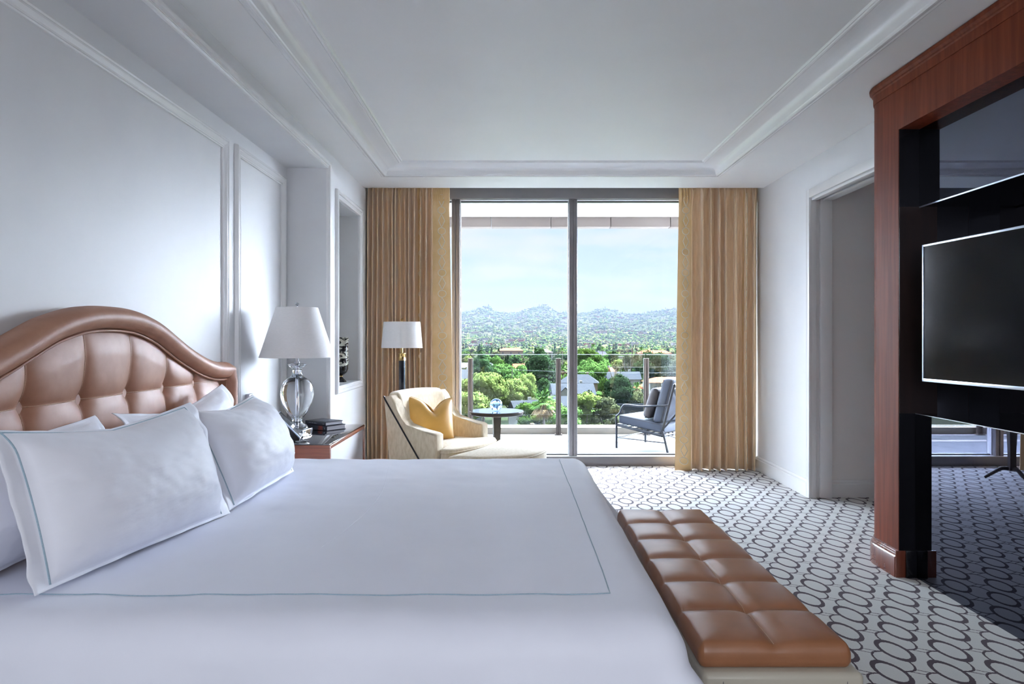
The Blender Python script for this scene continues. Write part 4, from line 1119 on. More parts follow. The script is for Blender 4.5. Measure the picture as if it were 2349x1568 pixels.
# cushion on the chair
def chop_cushion():
    root = empty('cushion', (0, 0, 0), label='golden satin cushion with a chopped top sitting on the armchair', cat='cushion')
    W = 0.42; H = 0.375; Tk = 0.17
    def P_(u, v, side):
        x = u * W / 2 * (1 - 0.05 * (1 - v * v)); y = v * H / 2 * (1 - 0.04 * (1 - u * u))
        t = (max(0, 1 - abs(u) ** 2.4) ** 0.62) * (max(0, 1 - abs(v) ** 2.4) ** 0.62)
        z = side * (Tk / 2 * t + 0.001)
        c = math.exp(-((u - 0.12) / 0.30) ** 2) * max(0, (v + 0.25) / 1.25) ** 1.2
        y -= 0.14 * math.exp(-abs(u - 0.12) / 0.36) * max(0, (v + 0.1) / 1.1) ** 1.3
        z -= side * 0.05 * c * (1 if side > 0 else 0.6)
        x += 0.012 * sin(v * 7) * c
        if side > 0: z -= 0.035 * math.exp(-((u - 0.12) / 0.07) ** 2) * max(0, v) * (1 if t > 0.05 else 0)
        return Vector((x, y + H / 2, z))
    n = 50; bm = B()
    F = [[bm.verts.new(P_(-1 + 2 * i / n, -1 + 2 * j / n, 1)) for j in range(n + 1)] for i in range(n + 1)]
    K = [[bm.verts.new(P_(-1 + 2 * i / n, -1 + 2 * j / n, -1)) for j in range(n + 1)] for i in range(n + 1)]
    for i in range(n):
        for j in range(n):
            bm.faces.new((F[i][j], F[i + 1][j], F[i + 1][j + 1], F[i][j + 1])); bm.faces.new((K[i][j], K[i][j + 1], K[i + 1][j + 1], K[i + 1][j]))
        bm.faces.new((F[i][0], K[i][0], K[i + 1][0], F[i + 1][0])); bm.faces.new((F[i][n], F[i + 1][n], K[i + 1][n], K[i][n]))
        bm.faces.new((F[0][i], F[0][i + 1], K[0][i + 1], K[0][i])); bm.faces.new((F[n][i], K[n][i], K[n][i + 1], F[n][i + 1]))
    obj('cushion_cover', bm, 'yellow_silk', root, angle=180)
    pts = [P_(-1, -1 + 2 * k / 24, 0) for k in range(24)] + [P_(-1 + 2 * k / 24, 1, 0) for k in range(24)] + [P_(1, 1 - 2 * k / 24, 0) for k in range(24)] + [P_(1 - 2 * k / 24, -1, 0) for k in range(24)]
    obj('piping', tube(B(), pts, 0.004, n=6, closed=True), 'yellow_silk', root, angle=180)
    return root
cu = chop_cushion()
f_ = Vector((cos(CR), sin(CR), 0)); l_ = Vector((-sin(CR), cos(CR), 0))
ori = Vector((CX, CY, 0)) + f_ * 0.035 - l_ * 0.095 + Vector((0, 0, 0.466))
basis(cu, l_ * 0.75 + f_ * 0.52 + Vector((0, 0, -0.06)), Vector((0, 0, 1)) - f_ * 0.22 + l_ * 0.16, ori)

# ottoman
OX, OY = -0.26, 5.33
ot = empty('ottoman', (OX - 0.02, OY, 0), radians(-22), 'cream half-round ottoman in front of the armchair', 'ottoman')
oo = dshape(0.0, 0.53, 0.50, 44, 2.3, conc=0.05)
obj('base', puff(B(), [(a * 0.985 + 0.004, b_ * 0.985) for a, b_ in oo], 0.15, 0.315, 0.0, 0.02, 3), 'boucle', ot, angle=60)
obj('seat_cushion', puff(B(), oo, 0.318, 0.455, 0.036, 0.028), 'boucle', ot, angle=60)
obj('welt', tube(B(), [(a * 1.004, b_ * 1.004, 0.435) for a, b_ in oo], 0.0055, n=6, closed=True), 'boucle', ot, angle=180)
for a, b_ in ((0.06, -0.36), (0.06, 0.36), (0.38, -0.22), (0.38, 0.22)):
    obj('leg', tube(B(), [(a * 1.06, b_ * 1.06, 0), (a, b_, 0.155)], lambda t: 0.02 + 0.014 * t, n=4), 'espresso', ot, smooth=False)

# ================================================================== MEDIA WALL CABINET
MXF, MY1 = 2.10, 3.72
mc = empty('media_cabinet', (2.3, 1.5, 0), label='tall mahogany media wall with rounded end and smoked mirror panels', cat='cabinet')
def ml(x, y): return (x - 2.3, y - 1.5)
# rounded end post
def post_outline(gro=0.0):
    r = 0.16 + gro; cxx, cyy = MXF + 0.16, 3.93
    pts = [(MXF - gro, MY1)]
    for k in range(17):
        a = pi - (pi * 0.5) * k / 16
        pts.append((cxx + r * cos(a), cyy + r * sin(a)))
    pts += [(XR + 0.3, cyy + r), (XR + 0.3, MY1)]
    return [ml(*p) for p in pts]
obj('end_post', prism(B(), post_outline(), 'z', 0.10, 2.66), 'mahogany', mc, angle=35)
obj('header', bx(*[MXF - 2.3, 2.55 - 2.3], -0.5 - 1.5, MY1 - 1.5, 2.437, 2.66), 'mahogany', mc)
# plinth and cornice follow the rounded end
def swept(outline2d, prof):
    bm = B(); rings = []
    P = [Vector((p[0], p[1], 0)) for p in outline2d]
    for i, p in enumerate(P):
        t = (P[min(i + 1, len(P) - 1)] - P[max(i - 1, 0)]).normalized(); n = Vector((-t.y, t.x, 0))
        rings.append([bm.verts.new(p + n * a + Vector((0, 0, z))) for a, z in prof])
    for a, b_ in zip(rings, rings[1:]):
        for i in range(len(prof) - 1): bm.faces.new((a[i], a[i + 1], b_[i + 1], b_[i]))
    bm.faces.new(rings[0]); bm.faces.new(rings[-1])
    return bm
cyy = 3.93; cxx = MXF + 0.16
line = [ml(MXF, MY1)] + [ml(MXF, 3.80), ml(MXF, 3.88)] + [ml(cxx + 0.16 * cos(pi - pi / 2 * k / 16), cyy + 0.16 * sin(pi - pi / 2 * k / 16)) for k in range(17)] + [ml(XR + 0.3, cyy + 0.16)]
pl_prof = [(-0.01, 0.0), (0.022, 0.0), (0.022, 0.108), (0.018, 0.116), (0.014, 0.118), (0.014, 0.124), (0.009, 0.128), (0.009, 0.134), (0.004, 0.138), (0.004, 0.145), (-0.01, 0.146)]
obj('plinth', swept(line, pl_prof), 'mahogany_gloss', mc, angle=35)
line2 = [ml(MXF, -0.5)] + line
co_prof = [(-0.01, 2.655), (0.004, 2.655), (0.006, 2.665), (0.006, 2.702), (0.012, 2.708), (0.012, 2.716), (0.024, 2.726), (0.026, 2.742), (0.020, 2.750), (-0.01, 2.750)]
obj('cornice', swept(line2, co_prof), 'mahogany', mc, angle=35)
obj('core', bx(2.22 + 0.27 - 2.3, 2.60 - 2.3, -2.0, MY1 - 1.5, 0.0, 2.74), 'black_lacquer', mc)
# recess jambs: black above and below, dark veneer in the middle band
obj('jamb', bx(MXF + 0.002 - 2.3, 2.215 - 2.3, MY1 - 1.5 - 0.004, MY1 - 1.5 - 0.0005, 0.146, 2.437), 'black_lacquer', mc, smooth=False)
obj('middle_jamb', bx(2.103 - 2.3, 2.307 - 2.3, MY1 - 1.5 - 0.006, MY1 - 1.5 - 0.0045, 0.892, 2.015), 'dark_veneer', mc, smooth=False)
obj('inner_jamb', bx(2.307 - 2.3, 2.478 - 2.3, MY1 - 1.5 - 0.006, MY1 - 1.5 - 0.0005, 0.87, 2.03), 'black_lacquer', mc, smooth=False)
obj('upper_mirror', bx(2.212 - 2.3, 2.49 - 2.3, -2.0, MY1 - 1.5 - 0.005, 2.015, 2.437), 'smoked_mirror', mc, smooth=False)
obj('lower_mirror', bx(2.190 - 2.3, 2.49 - 2.3, -2.0, MY1 - 1.5 - 0.007, 0.0, 0.892), 'smoked_mirror', mc, smooth=False)
obj('recess_mirror', bx(2.478 - 2.3, 2.485 - 2.3, -2.0, MY1 - 1.5 - 0.007, 0.892, 2.015), 'smoked_mirror', mc, smooth=False)
obj('mirror_edge', bx(2.209 - 2.3, 2.214 - 2.3, -2.0, MY1 - 1.5 - 0.006, 2.009, 2.016), 'alu', mc, smooth=False)
obj('lower_edge', bx(2.187 - 2.3, 2.192 - 2.3, -2.0, MY1 - 1.5 - 0.006, 0.889, 0.8925), 'shade_ring', mc, smooth=False)
obj('corner_block', bx(2.080 - 2.3, 2.132 - 2.3, 3.708 - 1.5, MY1 - 1.5 - 0.0005, 0.0, 0.146, 0.002), 'mahogany_gloss', mc)
obj('black_corner_block', bx(2.132 - 2.3, 2.1895 - 2.3, 3.700 - 1.5, MY1 - 1.5 - 0.0005, 0.0, 0.148, 0.002), 'black_lacquer', mc)


# television on its arm
tv = empty('television', (2.12, 3.53, 1.43), radians(5.55), 'flat screen television with silver bezel mounted in front of the media cabinet', 'television')
# local: -y runs toward the camera, x is thickness, screen faces -x
TW, TH = 1.24, 0.70
bm = B(); box(bm, 0.0, 0.035, -TW, 0.0, -0.352, 0.352, 0.003); obj('housing', bm, 'black_plastic', tv)
bm = B()
bz = 0.011
for (a, b_, c, d) in ((-TW, 0, -0.352, -0.352 + bz * 1.4), (-TW, 0, 0.352 - bz, 0.352), (-bz, 0, -0.352, 0.352), (-TW, -TW + bz, -0.352, 0.352)):
    box(bm, -0.006, 0.004, a, b_, c, d, 0.001)
obj('bezel', bm, 'alu', tv)
obj('screen', bx(-0.003, 0.001, -TW + bz, -bz, -0.352 + bz, 0.352 - bz), 'screen', tv, smooth=False)
bm = B(); tube(bm, [(0.035, -0.62, 0.0), (0.18, -0.55, 0.0), (0.24, -0.62, 0.0)], 0.02, n=8); box(bm, 0.035, 0.06, -0.82, -0.42, -0.2, 0.2, 0.004)
obj('wall_arm', bm, 'black_plastic', tv)
bm = B(); tube(bm, [(0.03, -0.62, -0.33), (0.045, -0.60, -0.42), (0.10, -0.60, -0.47)], 0.006, n=6); obj('cable', bm, 'black_plastic', tv)

# ================================================================== BALCONY CHAIR
# faces left and away; local +x = forward, +y = its left
oc = empty('balcony_chair', (1.63, 7.86, ZB), radians(137), 'black iron lounge chair with blue-grey cushions on the balcony', 'chair')
oc.scale = (0.93, 0.93, 0.87)
def rod(bm, pts, r=0.012, n=8): return tube(bm, pts, r, n=n)
hw = 0.33
for s in (-1, 1):
    y = s * hw
    bm = rod(B(), [(0.34, y, 0.0), (0.34, y, 0.30), (0.345, y, 0.43)], 0.014); obj('leg', bm, 'iron', oc)
    bm = rod(B(), smooth_path([(-0.38, y, 0.0), (-0.33, y, 0.20), (-0.30, y, 0.30)], 4), 0.014); obj('leg', bm, 'iron', oc)
    bm = rod(B(), smooth_path([(-0.385, y, 0.62), (-0.25, y, 0.60), (0.0, y, 0.575), (0.20, y, 0.58), (0.255, y, 0.55), (0.29, y, 0.47), (0.345, y, 0.42)], 6), 0.013); obj('armrest', bm, 'iron', oc)
bm = B()
for s in (-1, 1): rod(bm, [(-0.30, s * hw, 0.28), (-0.36, s * hw, 0.50), (-0.46, s * hw, 0.88)], 0.017, 4)
rod(bm, [(-0.46, -hw, 0.875), (-0.46, hw, 0.875)], 0.017, 4); rod(bm, [(-0.445, -hw, 0.82), (-0.445, hw, 0.82)], 0.012, 4)
rod(bm, [(-0.305, -hw, 0.30), (-0.445, hw, 0.82)], 0.013, 4); rod(bm, [(-0.305, hw, 0.30), (-0.445, -hw, 0.82)], 0.013, 4)
obj('back_frame', bm, 'iron', oc)
bm = B()
for s in (-1, 1): tube(bm, [(0.34, s * hw, 0.305), (-0.31, s * hw, 0.225)], 0.018, n=4)
tube(bm, [(0.34, -hw, 0.305), (0.34, hw, 0.305)], 0.018, n=4); tube(bm, [(-0.31, -hw, 0.23), (-0.31, hw, 0.23)], 0.018, n=4)
for k in range(8):
    x = 0.28 - k * 0.08; z = 0.298 - (0.34 - x) * 0.12; box(bm, x - 0.02, x + 0.02, -hw, hw, z, z + 0.006)
for k in range(7):
    y = -0.27 + k * 0.09; box(bm, -0.32, -0.30, y - 0.02, y + 0.02, 0.205, 0.255)
obj('seat_frame', bm, 'iron', oc)
bm = B(); rod(bm, [(0.34, -hw, 0.14), (0.34, hw, 0.14)], 0.007)
for s in (-1, 1): rod(bm, [(0.34, s * hw, 0.14), (-0.355, s * hw, 0.14)], 0.007)
rod(bm, [(-0.37, -hw, 0.05), (-0.25, hw - 0.1, 0.24)], 0.008)
obj('stretcher', bm, 'iron', oc)
o = obj('seat_cushion', rbox(B(), (0.64, 0.62, 0.115), 0.03, 0.06, lambda p, n: Vector((p.x, p.y, p.z + 0.12 * p.x + 0.012 * max(0, n.z) * (1 - (p.x / 0.32) ** 2) * (1 - (p.y / 0.31) ** 2))), c=(0.01, 0, 0.345)), 'outdoor_fabric', oc, angle=180)
bm = B(); sq = [(0.318, -0.305), (0.318, 0.305), (-0.30, 0.305), (-0.30, -0.305)]
for dz in (0.046,): tube(bm, [(a + 0.01, b_, 0.345 + dz + 0.12 * a) for a, b_ in sq], 0.0045, n=6, closed=True)
obj('seat_piping', bm, 'outdoor_piping', oc)
bk = rbox(B(), (0.14, 0.62, 0.56), 0.045, 0.06, lambda p, n: Vector((p.x - 0.27 * p.z + 0.02 * n.x * (1 - (p.y / 0.31) ** 2) * (1 - (p.z / 0.3) ** 2), p.y, p.z)), c=(-0.285, 0, 0.66))
obj('back_cushion', bk, 'outdoor_fabric', oc, angle=180)
bm = B()
for dx in (-0.05, 0.052):
    c4 = [(-0.30, -0.26), (-0.30, 0.26), (0.30, 0.26), (0.30, -0.26)]
    tube(bm, [(-0.285 + dx - 0.27 * b_ * 1.02, a, 0.66 + b_ * 1.02) for a, b_ in c4], 0.0045, n=6, closed=True)
obj('back_piping', bm, 'outdoor_piping', oc)
tp = empty('throw_pillow', (0, 0, 0), label='taupe throw pillow with dark piping on the balcony chair', cat='pillow')
bm = rbox(B(), (0.10, 0.40, 0.36), 0.045, 0.04, lambda p, n: p + Vector((0.02 * n.x * (1 - (p.y / 0.2) ** 2) * (1 - (p.z / 0.18) ** 2), 0, 0))); obj('pillow_cover', bm, 'outdoor_brown', tp, angle=180)
obj('piping', tube(B(), [(0, a, b_) for a, b_ in ((-0.195, -0.175), (-0.195, 0.175), (0.195, 0.175), (0.195, -0.175))], 0.005, n=6, closed=True), 'outdoor_piping', tp)
tp.matrix_world = Matrix.Translation((1.63, 7.86, ZB)) @ Matrix.Rotation(radians(137), 4, 'Z') @ Matrix.Translation((-0.09, 0.06, 0.535)) @ Matrix.Rotation(radians(-20), 4, 'Y')

#EXTERIOR#
# ================================================================== VIEW FROM THE BALCONY
GZ = -26.0      # street level far below
F_ = 1566.0
def gp(px, dist):      # lateral position for a bearing seen from the room's middle
    return (px - 1177) * dist / F_
def terrain(x, y):
    """gentle plain that climbs into hills"""
    ridge = [(-2600, 95), (-1500, 150), (-600, 170), (-350, 172), (-160, 190), (-110, 160), (25, 158), (110, 186), (210, 200), (300, 170), (470, 160), (610, 183), (690, 160), (755, 150), (930, 175), (1060, 190), (1250, 240), (1700, 330), (2600, 300)]
    def rz(x):
        for (a, za), (b_, zb) in zip(ridge, ridge[1:]):
            if a <= x <= b_: t = (x - a) / (b_ - a); t = t * t * (3 - 2 * t); return za + (zb - za) * t
        return ridge[0][1] if x < 0 else ridge[-1][1]
    if y < 1500: return GZ
    t = min(1.0, (y - 1500) / 3000); s = x * 4500 / max(y, 1500)
    h = rz(s)
    z = GZ + (h - GZ) * (t ** 1.7)
    z += t * 22 * fbm(x / 260, y / 300, 2.0, 4)
    z += (t ** 0.5) * 7 * fbm(x / 40, y / 60, 5.0, 3)
    return z
bm = B()
ysl = [40 + 60 * k for k in range(25)] + [1500 + 3400 * k / 110 for k in range(111)]
xn = 220
rows = []
for y in ysl:
    w_ = 0.62 * y + 300
    rows.append([bm.verts.new((-w_ + 2 * w_ * i / xn, y, terrain(-w_ + 2 * w_ * i / xn, y))) for i in range(xn + 1)])
for a, b_ in zip(rows, rows[1:]):
    for i in range(xn): bm.faces.new((a[i], a[i + 1], b_[i + 1], b_[i]))
M['ground'] = mat('scrub_and_lawn', (0.007, 0.011, 0.005), 0.9, var=(0.016, 0.016, 0.010), scale=0.012, detail=8, spec=0.0)
M['street'] = mat('grey_asphalt', (0.025, 0.025, 0.028), 0.9, var=(0.02, 0.02, 0.023), scale=0.5, spec=0.0)
g_ = structure('terrain_hills', bm, 'ground', angle=180)
bm = B(); box(bm, gp(1205, 215) - 4, gp(1205, 215) + 3, 120, 420, GZ, GZ + 0.1)
structure('road', bm, 'street', smooth=False)

# ---- trees
def crown(bm, lobes, n, leaf, seed, flat=1.0, jit=0.12, ball=0.90, sub=2):
    rnd = random.Random(seed)
    for (cx, cy, cz, rx, rz_) in lobes:
        m_ = Matrix.Translation((cx, cy, cz)) @ Matrix.Diagonal((rx * ball, rx * ball, rz_ * ball, 1))
        r_ = bmesh.ops.create_icosphere(bm, subdivisions=sub, radius=1.0, matrix=m_)
        for v in r_['verts']:
            k = 1 + 0.22 * fbm(v.co.x * 1.1 + seed, v.co.y * 1.1, v.co.z * 1.1, 3); c = Vector((cx, cy, cz)); v.co = c + (v.co - c) * k
    A_ = sum(l[3] ** 2 for l in lobes)
    for (cx, cy, cz, rx, rz_) in lobes:
        for _ in range(int(n * rx * rx / A_)):
            z = rnd.uniform(-0.55, 1); a = rnd.uniform(0, 2 * pi); s = sqrt(1 - z * z)
            nrm = Vector((s * cos(a), s * sin(a), z)); k = rnd.gauss(1.0, jit)
            p = Vector((cx + nrm.x * rx * k, cy + nrm.y * rx * k, cz + nrm.z * rz_ * k))
            t = nrm.cross(Vector((rnd.uniform(-1, 1), rnd.uniform(-1, 1), rnd.uniform(-1, 1)))).normalized(); b_ = (nrm + 0.6 * Vector((rnd.uniform(-1, 1), rnd.uniform(-1, 1), rnd.uniform(-1, 1)))).normalized().cross(t)
            w = leaf * rnd.uniform(0.6, 1.4)
            vs = [bm.verts.new(p + t * w + b_ * w * 0.3), bm.verts.new(p - t * w * 0.4 + b_ * w * 0.8), bm.verts.new(p - t * w - b_ * w * 0.3), bm.verts.new(p + t * w * 0.3 - b_ * w * 0.8)]
            bm.faces.new(vs)
def lobes_for(kind, seed):
    rnd = random.Random(seed); L_ = []
    if kind == 'dome':          # broad cauliflower dome
        L_.append((0, 0, 7.2, 3.9, 3.2))
        for k in range(15):
            a = 2 * pi * k / 15 + rnd.uniform(-.2, .2); e = rnd.uniform(-0.1, 1.2)
            L_.append((4.3 * cos(a) * cos(e), 4.3 * sin(a) * cos(e), 7.0 + 3.4 * sin(e), rnd.uniform(1.3, 2.0), rnd.uniform(1.1, 1.6)))
    elif kind == 'round':
        L_.append((0, 0, 6.5, 3.3, 3.6))
        for k in range(11):
            a = rnd.uniform(0, 2 * pi); e = rnd.uniform(-0.5, 1.3)
            L_.append((2.7 * cos(a) * cos(e), 2.7 * sin(a) * cos(e), 6.5 + 3.0 * sin(e), rnd.uniform(1.3, 2.1), rnd.uniform(1.3, 2.1)))
    elif kind == 'oval':        # tall dense egg
        for k in range(7):
            z = 3.5 + k * 1.7; r = 3.9 * sin(pi * min(1, (k + 1.6) / 8.2)) ** 0.7
            L_.append((rnd.uniform(-.5, .5), rnd.uniform(-.5, .5), z, r, 2.3))
            for j in range(3):
                a = rnd.uniform(0, 2 * pi); L_.append((r * 0.65 * cos(a), r * 0.65 * sin(a), z + rnd.uniform(-.6, .6), r * 0.45, 1.6))
    elif kind == 'column':
        for k in range(7): L_.append((0, 0, 2.0 + k * 1.7, 1.5 * (1 - k / 9.0), 1.7))
    elif kind == 'airy':
        for k in range(18):
            a = rnd.uniform(0, 2 * pi); r = rnd.uniform(0.3, 3.6); L_.append((r * cos(a), r * sin(a), rnd.uniform(3.5, 10), rnd.uniform(1.0, 1.7), rnd.uniform(0.9, 1.5)))
    elif kind == 'low':
        for k in range(10): L_.append((rnd.uniform(-4, 4), rnd.uniform(-2, 2), rnd.uniform(1.5, 3.5), rnd.uniform(1.4, 2.2), rnd.uniform(1.2, 1.8)))
    return L_
crown_cache = {}
def crown_mesh(kind, m, n, leaf, seed, sub=2):
    key = (kind, m, n, seed)
    if key not in crown_cache:
        bm = B(); crown(bm, lobes_for(kind, seed), n, leaf, seed, sub=sub, jit=0.16 if kind == 'airy' else 0.10)
        me = bpy.data.meshes.new('foliage'); bm.to_mesh(me); bm.free(); me.materials.append(M[m])
        crown_cache[key] = me
    return crown_cache[key]
bm = B()
tube(bm, [(0, 0, -1), (0.1, 0, 2.5), (0, 0.1, 6)], lambda t: 0.42 - 0.22 * t, n=7)
for k in range(4):
    a = 2 * pi * k / 4 + 0.4; tube(bm, [(0, 0, 3.0), (1.2 * cos(a), 1.2 * sin(a), 4.6), (2.4 * cos(a), 2.4 * sin(a), 6.5)], lambda t: 0.2 - 0.13 * t, n=5)
trunk_me = bpy.data.meshes.new('trunk'); bm.to_mesh(trunk_me); bm.free(); trunk_me.materials.append(M['trunk'])
def tree(name, x, y, s, kind, m, label, group=None, n=5200, leaf=0.20, seed=1, sz=1.0, rz=0.0):
    t = empty(name, (x, y, GZ), rz, label, 'tree', group)
    c = bpy.data.objects.new('foliage', crown_mesh(kind, m, n, leaf, seed)); COL.objects.link(c); c.parent = t
    k = bpy.data.objects.new('trunk', trunk_me); COL.objects.link(k); k.parent = t
    t.scale = (s, s, s * sz); return t
HERO = [
 # px, dist, scale, kind, material, label, zscale, seed
 (1108, 205, 1.40, 'dome', 'leaf_lime', 'broad lime green tree just behind the glass ball on the side table', 1.08, 1),
 (1072, 183, 1.15, 'dome', 'leaf_lime', 'lime tree cut by the left balcony post, seen behind the side table', 1.00, 2),
 (1168, 226, 1.20, 'dome', 'leaf_lime', 'bushy lime tree just left of the tall fan palm', 1.00, 3),
 (1150, 296, 1.25, 'dome', 'leaf_bright', 'rounded green tree above the lime trees in front of a white roof', 1.15, 1),
 (1184, 286, 1.20, 'dome', 'leaf_bright', 'bright green tree touching the left flank of the big dark tree', 1.15, 5),
 (1208, 250, 1.05, 'round', 'leaf_lime', 'yellow green tree in front of the foot of the big dark tree', 1.25, 6),
 (1238, 300, 1.75, 'oval', 'leaf_dark', 'huge dense dark green tree left of the window mullion', 0.84, 1),
 (1104, 262, 1.30, 'oval', 'leaf_dark', 'tall dark tree behind the left balcony post', 1.10, 2),
 (1253, 262, 1.06, 'round', 'leaf_dark', 'dark blue-green tree tucked under the huge dark tree', 1.00, 3),
 (1210, 176, 1.00, 'airy', 'leaf_mid', 'loose green tree at the bottom left of the palm trunk', 1.00, 1),
 (1262, 172, 1.15, 'airy', 'leaf_lime', 'sunlit loose tree right of the palm trunk', 1.00, 2),
 (1288, 170, 1.00, 'airy', 'leaf_bright', 'bright loose tree at the window mullion foot', 1.00, 3),
 (1165, 168, 0.75, 'airy', 'leaf_lime', 'small yellow green tree seen under the side table top', 0.70, 4),
 (1343, 178, 1.20, 'airy', 'leaf_lime', 'yellow green tree right of the window mullion, low over the curb', 1.00, 5),
 (1392, 176, 1.10, 'airy', 'leaf_olive', 'olive bushy tree left of the balcony chair armrest', 1.00, 6),
 (1375, 196, 0.73, 'dome', 'leaf_bright', 'small bright green tree above the chair armrest', 0.85, 7),
 (1398, 205, 0.83, 'round', 'leaf_lime', 'small round light green tree behind the chair armrest', 0.75, 8),
 (1356, 292, 1.35, 'dome', 'leaf_bright', 'vivid green rounded tree right of the window mullion', 1.18, 9),
 (1340, 276, 1.12, 'round', 'leaf_mid', 'deep green tree at the foot of the vivid rounded tree', 0.90, 10),
 (1345, 400, 1.59, 'dome', 'leaf_mid', 'dark spreading tree above the vivid green tree', 1.15, 11),
 (1385, 390, 1.18, 'round', 'leaf_bright', 'green tree with a bright top at the glass rail line', 1.10, 12),
 (1385, 283, 0.94, 'round', 'leaf_olive', 'grey green tree beside the vivid rounded tree', 0.95, 13),
 (1412, 276, 1.18, 'low', 'leaf_mid', 'long low green tree mass behind the white gable house', 2.10, 14),
 (1368, 246, 0.73, 'dome', 'leaf_bright', 'small fresh green tree right of the grey roofs', 0.95, 15),
 (1395, 246, 1.00, 'round', 'leaf_brown', 'brownish green tree between the grey roofs and the fan palms', 0.85, 16),
 (1420, 233, 1.35, 'round', 'leaf_dark', 'dark bushy tree above the balcony chair armrest', 0.98, 17),
 (1349, 216, 0.73, 'round', 'leaf_lime', 'yellowing small tree beside the pale flat house', 0.80, 18),
 (1374, 217, 0.73, 'round', 'leaf_brown', 'narrow olive brown tree left of the dark bushy tree', 0.95, 19),
 (1451, 238, 1.00, 'round', 'leaf_olive', 'grey olive tree behind the balcony chair back', 0.85, 20),
 (1478, 236, 0.73, 'round', 'leaf_olive', 'light olive tree at the right balcony post', 0.85, 21),
 (1500, 320, 1.53, 'dome', 'leaf_dark', 'large dark tree behind the right balcony post', 1.20, 22),
 (1500, 232, 0.83, 'round', 'leaf_dark', 'dark tree in front of the long white house', 0.95, 23),
 (1440, 330, 1.36, 'low', 'leaf_mid', 'dark green tree mass left of the right balcony post', 1.90, 24),
 (1450, 430, 1.59, 'low', 'leaf_olive', 'wide grey olive tree below the far red roofs', 2.20, 25),
 (1545, 330, 1.42, 'round', 'leaf_olive', 'tall grey green tree next to the right curtain', 1.20, 26),
 (1148, 400, 0.89, 'round', 'leaf_mid', 'upright green tree high above the lime trees', 1.50, 27),
 (1140, 440, 1.06, 'round', 'leaf_bright', 'green tree standing above the neighbouring roofs on the left', 1.40, 28),
 (1165, 400, 1.12, 'column', 'leaf_dark', 'dark cypress beside the upright green tree', 1.15, 29),
 (1285, 250, 0.71, 'round', 'leaf_mid', 'small tree left of the window mullion behind the second post', 0.90, 30),
 (1064, 300, 1.06, 'round', 'leaf_bright', 'green tree right next to the left window jamb', 1.10, 31),
 (1062, 232, 0.83, 'dome', 'leaf_mid', 'green tree between window jamb and left balcony post', 0.90, 32),
]
for i, (px, d, s, kind, m, lab, sz, sd_) in enumerate(HERO):
    tree('tree', gp(px, d), d, s, kind, m, lab, n=6500, leaf=0.22 if d < 260 else 0.26, seed=sd_, sz=sz, rz=0.7 * i)

# ---- houses
HOUSES = []
def house(px, d, w, dep, h, roof, rh, wallm, roofm, label, rz=0.0, flat=False, wins=3, wing=None):
    HOUSES.append((gp(px, d), d, max(w, dep) / 2))
    r = empty('house', (gp(px, d), d, GZ), rz, label, 'house')
    bm = B(); box(bm, -w / 2, w / 2, -dep / 2, dep / 2, -1, h); 
    if wing: box(bm, wing[0], wing[1], -dep / 2 - wing[2], -dep / 2, -1, h * wing[3])
    obj('wall', bm, wallm, r, smooth=False)
    if flat:
        bm = B(); box(bm, -w / 2 - .3, w / 2 + .3, -dep / 2 - .3, dep / 2 + .3, h, h + 0.5)
        if wing: box(bm, wing[0] - .3, wing[1] + .3, -dep / 2 - wing[2] - .3, -dep / 2 - 0.31, h * wing[3], h * wing[3] + .4)
    else:
        bm = B(); o_ = 0.6
        a = [bm.verts.new(p) for p in ((-w / 2 - o_, -dep / 2 - o_, h), (w / 2 + o_, -dep / 2 - o_, h), (w / 2 + o_, dep / 2 + o_, h), (-w / 2 - o_, dep / 2 + o_, h))]
        if roof == 'hip': k = min(w, dep) / 2 * 0.9
        else: k = 0.0
        rg = [bm.verts.new((-w / 2 - o_ + k, 0, h + rh)), bm.verts.new((w / 2 + o_ - k, 0, h + rh))]
        for f in ((a[0], a[1], rg[1], rg[0]), (a[2], a[3], rg[0], rg[1]), (a[1], a[2], rg[1]), (a[3], a[0], rg[0]), (a[3], a[2], a[1], a[0])): bm.faces.new(f)
        if wing:
            x0, x1, ex_, hk = wing; hz = h * hk; b_ = [bm.verts.new(p) for p in ((x0 - .4, -dep / 2 - ex_ - .4, hz), (x1 + .4, -dep / 2 - ex_ - .4, hz), (x1 + .4, 0, hz), (x0 - .4, 0, hz))]
            q = [bm.verts.new(((x0 + x1) / 2, -dep / 2 - ex_ - .4, hz + rh * 0.8)), bm.verts.new(((x0 + x1) / 2, 0, hz + rh * 0.8))]
            for f in ((b_[0], b_[3], q[1], q[0]), (b_[1], q[0], q[1], b_[2]), (b_[3], b_[2], q[1])): bm.faces.new(f)
            g2 = B(); prism(g2, [(x0, hz), (x1, hz), ((x0 + x1) / 2, hz + rh * 0.72)], 'y', -dep / 2 - ex_, -dep / 2 - ex_ + 0.4); obj('gable', g2, wallm, r, smooth=False)
    obj('roof', bm, roofm, r, smooth=False)
    for i in range(wins):
        x = -w / 2 + w * (i + 0.5) / wins
        y = -dep / 2 - 0.05 if not (wing and wing[0] - 1 < x < wing[1] + 1) else -dep / 2 - wing[2] - 0.05
        hz = h if y > -dep / 2 - 0.1 else h * wing[3]
        obj('window', bx(x - 0.6, x + 0.6, y - 0.02, y + 0.05, hz * 0.55, hz * 0.85), 'house_window', r, smooth=False)
    if not flat: obj('chimney', bx(w * 0.2, w * 0.2 + 0.9, 0.4, 1.3, h * 0.8, h + rh + 0.8), wallm, r, smooth=False)
    return r
house(1198, 345, 9, 8, 11.5, 'gable', 3.0, 'stucco_cream', 'roof_red', 'house with an orange tiled roof left of the huge dark tree', 0.25, wins=2)
house(1186, 318, 9, 8, 8.5, 'hip', 2.0, 'stucco', 'roof_white', 'low pale hipped roof house below the orange tiled roof', 0.1)
